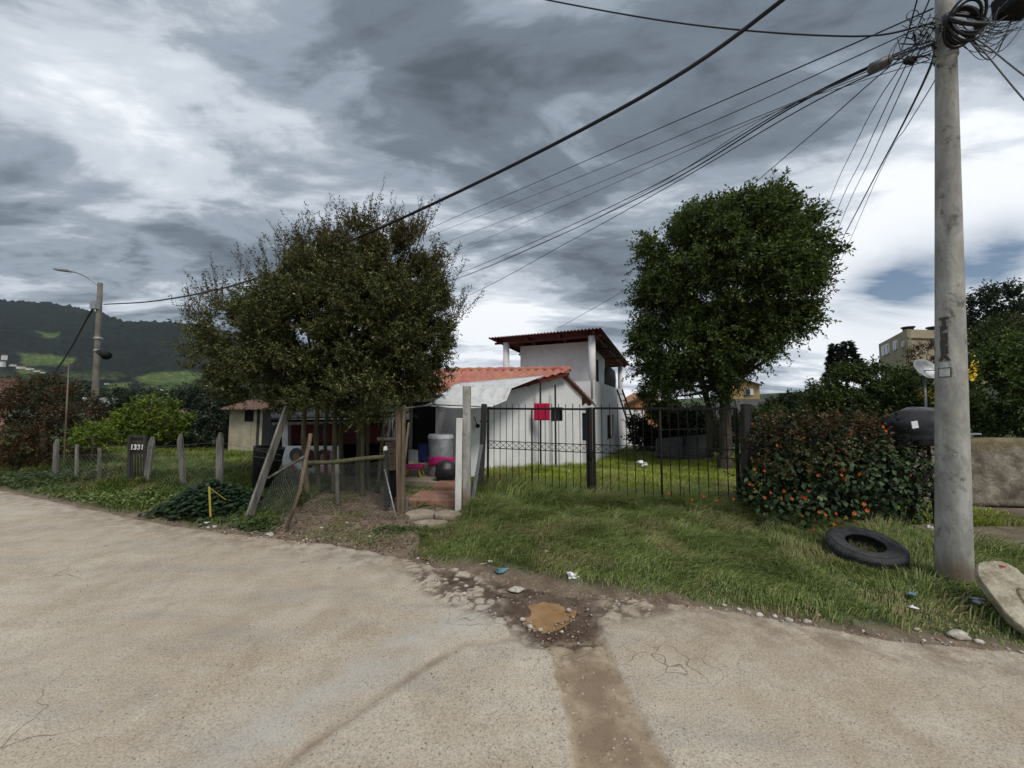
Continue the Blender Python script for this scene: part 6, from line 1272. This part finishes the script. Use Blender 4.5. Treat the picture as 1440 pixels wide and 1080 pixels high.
gravel('gravel', 'small stones along the dirt edge below the tree', [gp(280, 738), gp(450, 752), gp(640, 785), gp(620, 800), gp(450, 776), gp(290, 752)], 1500, .004, .022, GC, .10)
gravel('gravel', 'loose grit in the earth-filled trench across the road', [gp(740, 905), gp(850, 905), gp(960, 1110), gp(812, 1110)], 1500, .0015, .008, [(.34, .30, .25), (.22, .17, .12), (.28, .2, .13)], .03, -.018)
gravel('gravel', 'scattered grit over the dusty road', [(-5, 4.6), (-.8, 3.6), (2.8, 2.5), (2.2, 1.3), (-2.4, 1.3)], 2600, .0015, .006, [(.10, .09, .08), (.5, .46, .4), (.28, .22, .17)], .2, .012)
# single stones and litter one can pick out
stones = [(1348, 898, .055, 'largest pale stone at the road edge below the concrete pole'), (1378, 905, .03, 'smaller stone just right of the largest pale stone'), (653, 832, .02, None), (655, 822, .022, None), (1110, 874, .032, 'pale stone at the verge edge right of the drain gravel'), (1068, 866, .025, None), (1090, 868, .022, None), (1052, 862, .02, None), (1135, 876, .026, None), (1150, 868, .02, None), (1040, 858, .02, None), (1018, 852, .018, None),
          (1290, 888, .02, None), (380, 753, .04, 'pale stone on the dirt just right of the leaning board'), (302, 742, .03, None), (330, 735, .03, None), (452, 748, .022, None), (520, 756, .02, None), (488, 742, .02, None), (690, 794, .03, None), (768, 788, .03, None), (726, 828, .06, 'flat oval slab of stone lying in the mud by the puddle'), (708, 845, .014, None), (700, 838, .012, None), (800, 855, .02, None), (745, 878, .022, None), (760, 882, .018, None), (790, 885, .016, None), (735, 868, .02, None)]
for i, (px, py, r0, lb_) in enumerate(stones):
    g = gp(px, py, 0); z = max(hz(g.x, g.y), -.02)
    o = lump('stone', lb_ or 'small pale stone lying loose along the road edge', 'stone', (g.x, g.y, z+r0*.25), (r0*random.uniform(.9, 1.3), r0*random.uniform(.7, 1), r0*(.6 if 'flat' not in (lb_ or '') else .25)), M['stone'], 100+i, amp=.5, n=7); o['group'] = 'loose stones along the road edge'
def scrap(name, label, cat, px, py, r0, mat, z=0, seed=1, flat=.5, gz=None):
    g = gp(px, py, z if gz is None else gz); zz = max(hz(g.x, g.y), -.03) if gz is None else gz
    o = lump(name, label, cat, (g.x, g.y, zz+r0*flat*.6+z), (r0, r0*.75, r0*flat), mat, seed, amp=1.15, n=12); return o
scrap('plastic_bag', 'crumpled white plastic bag in the mud beside the small puddle', 'bag', 805, 815, .052, M['plastic_white'], seed=2)
scrap('plastic_bag', 'dirty blue-grey plastic scrap in the mud at the grass edge', 'scrap', 706, 804, .06, M['plastic_blue'], seed=3, flat=.2)
scrap('plastic_wrapper', 'crushed white and blue wrapper in the grass left of the slab', 'wrapper', 1283, 850, .035, M['plastic_blue'], seed=5, z=.05)
scrap('plastic_wrapper', 'small white wrapper lying just below the blue one', 'wrapper', 1285, 862, .028, M['plastic_white'], seed=6, z=.04, flat=.3)
scrap('torn_packet', 'torn silvery packet in the grass in front of the slab', 'packet', 1376, 862, .045, M['galvdull'], seed=8, z=.05, flat=.35)
scrap('plastic_cup', 'white plastic scrap beside the tyre, left of the pole', 'scrap', 1308, 750, .035, M['plastic_white'], seed=9, z=.08)
scrap('paper_scrap', 'white paper scrap on the verge at the foot of the yellow marker', 'paper', 292, 737, .045, M['plastic_white'], seed=10, flat=.3)
scrap('plastic_bag', 'white bag on the yard grass, the larger and farther one', 'bag', 903, 654, .14, M['plastic_white'], seed=11, gz=-.10)
scrap('plastic_bag', 'white bag on the yard grass close to the house wall', 'bag', 797, 666, .10, M['plastic_white'], seed=12, gz=-.05)
scrap('paper_scrap', 'tiny white scrap on the yard grass just below the larger bag', 'paper', 918, 671, .05, M['plastic_white'], seed=13, gz=0.0)
g = gp(672, 796, 0); tag(MB().bar((g.x-.10, g.y+.02, .0), (g.x+.10, g.y+.03, .015), .02, .012).build('bone_stick', M['slab']), 'short pale stick lying at the grass edge left of the mud', 'stick')
g = gp(895, 650); 
a = gp(1175, 735, .1); tag(MB().tube([a, a+Vector((.05, .02, .0)), a+Vector((-.05, .1, .12))], .008, 5).build('dry_twig', M['oldwood']), 'curved pale dry twig at the left side of the tyre', 'twig')

# ------------------------------------------------------------------ haze
hm = bpy.data.materials.new('haze_air'); hm.use_nodes = True; nt = hm.node_tree; nt.nodes.clear()
ho = nt.nodes.new('ShaderNodeOutputMaterial'); pv = nt.nodes.new('ShaderNodeVolumePrincipled'); pv.inputs['Color'].default_value = (.80, .88, 1.0, 1); pv.inputs['Density'].default_value = .00006; pv.inputs['Anisotropy'].default_value = .2
nt.links.new(pv.outputs[0], ho.inputs['Volume']); M['haze'] = hm
MB().box((0, 0, 242), (5600, 5600, 500)).build('haze', hm)['kind'] = 'stuff'

weeds('weeds', 'tall broad-leaved weeds at the right foot of the gate', 900, .35, .2, (2.6, 5.3), .06, [(.07, .12, .03), (.12, .18, .045)], [1, 1], hmax=.22)
weeds('weeds', 'leafy weeds round the porch steps', 500, .25, .2, (-1.55, 6.4), .045, [(.06, .10, .03), (.10, .15, .04)], [1, 1], hmax=.12)

gravel('gravel', 'loose stones fallen along the ragged edge of the trench', [gp(715, 858), gp(735, 858), gp(800, 990), gp(830, 1100), gp(800, 1100), gp(770, 990)], 260, .002, .009, [(.45, .40, .34), (.3, .24, .18)], .05, 0.012)
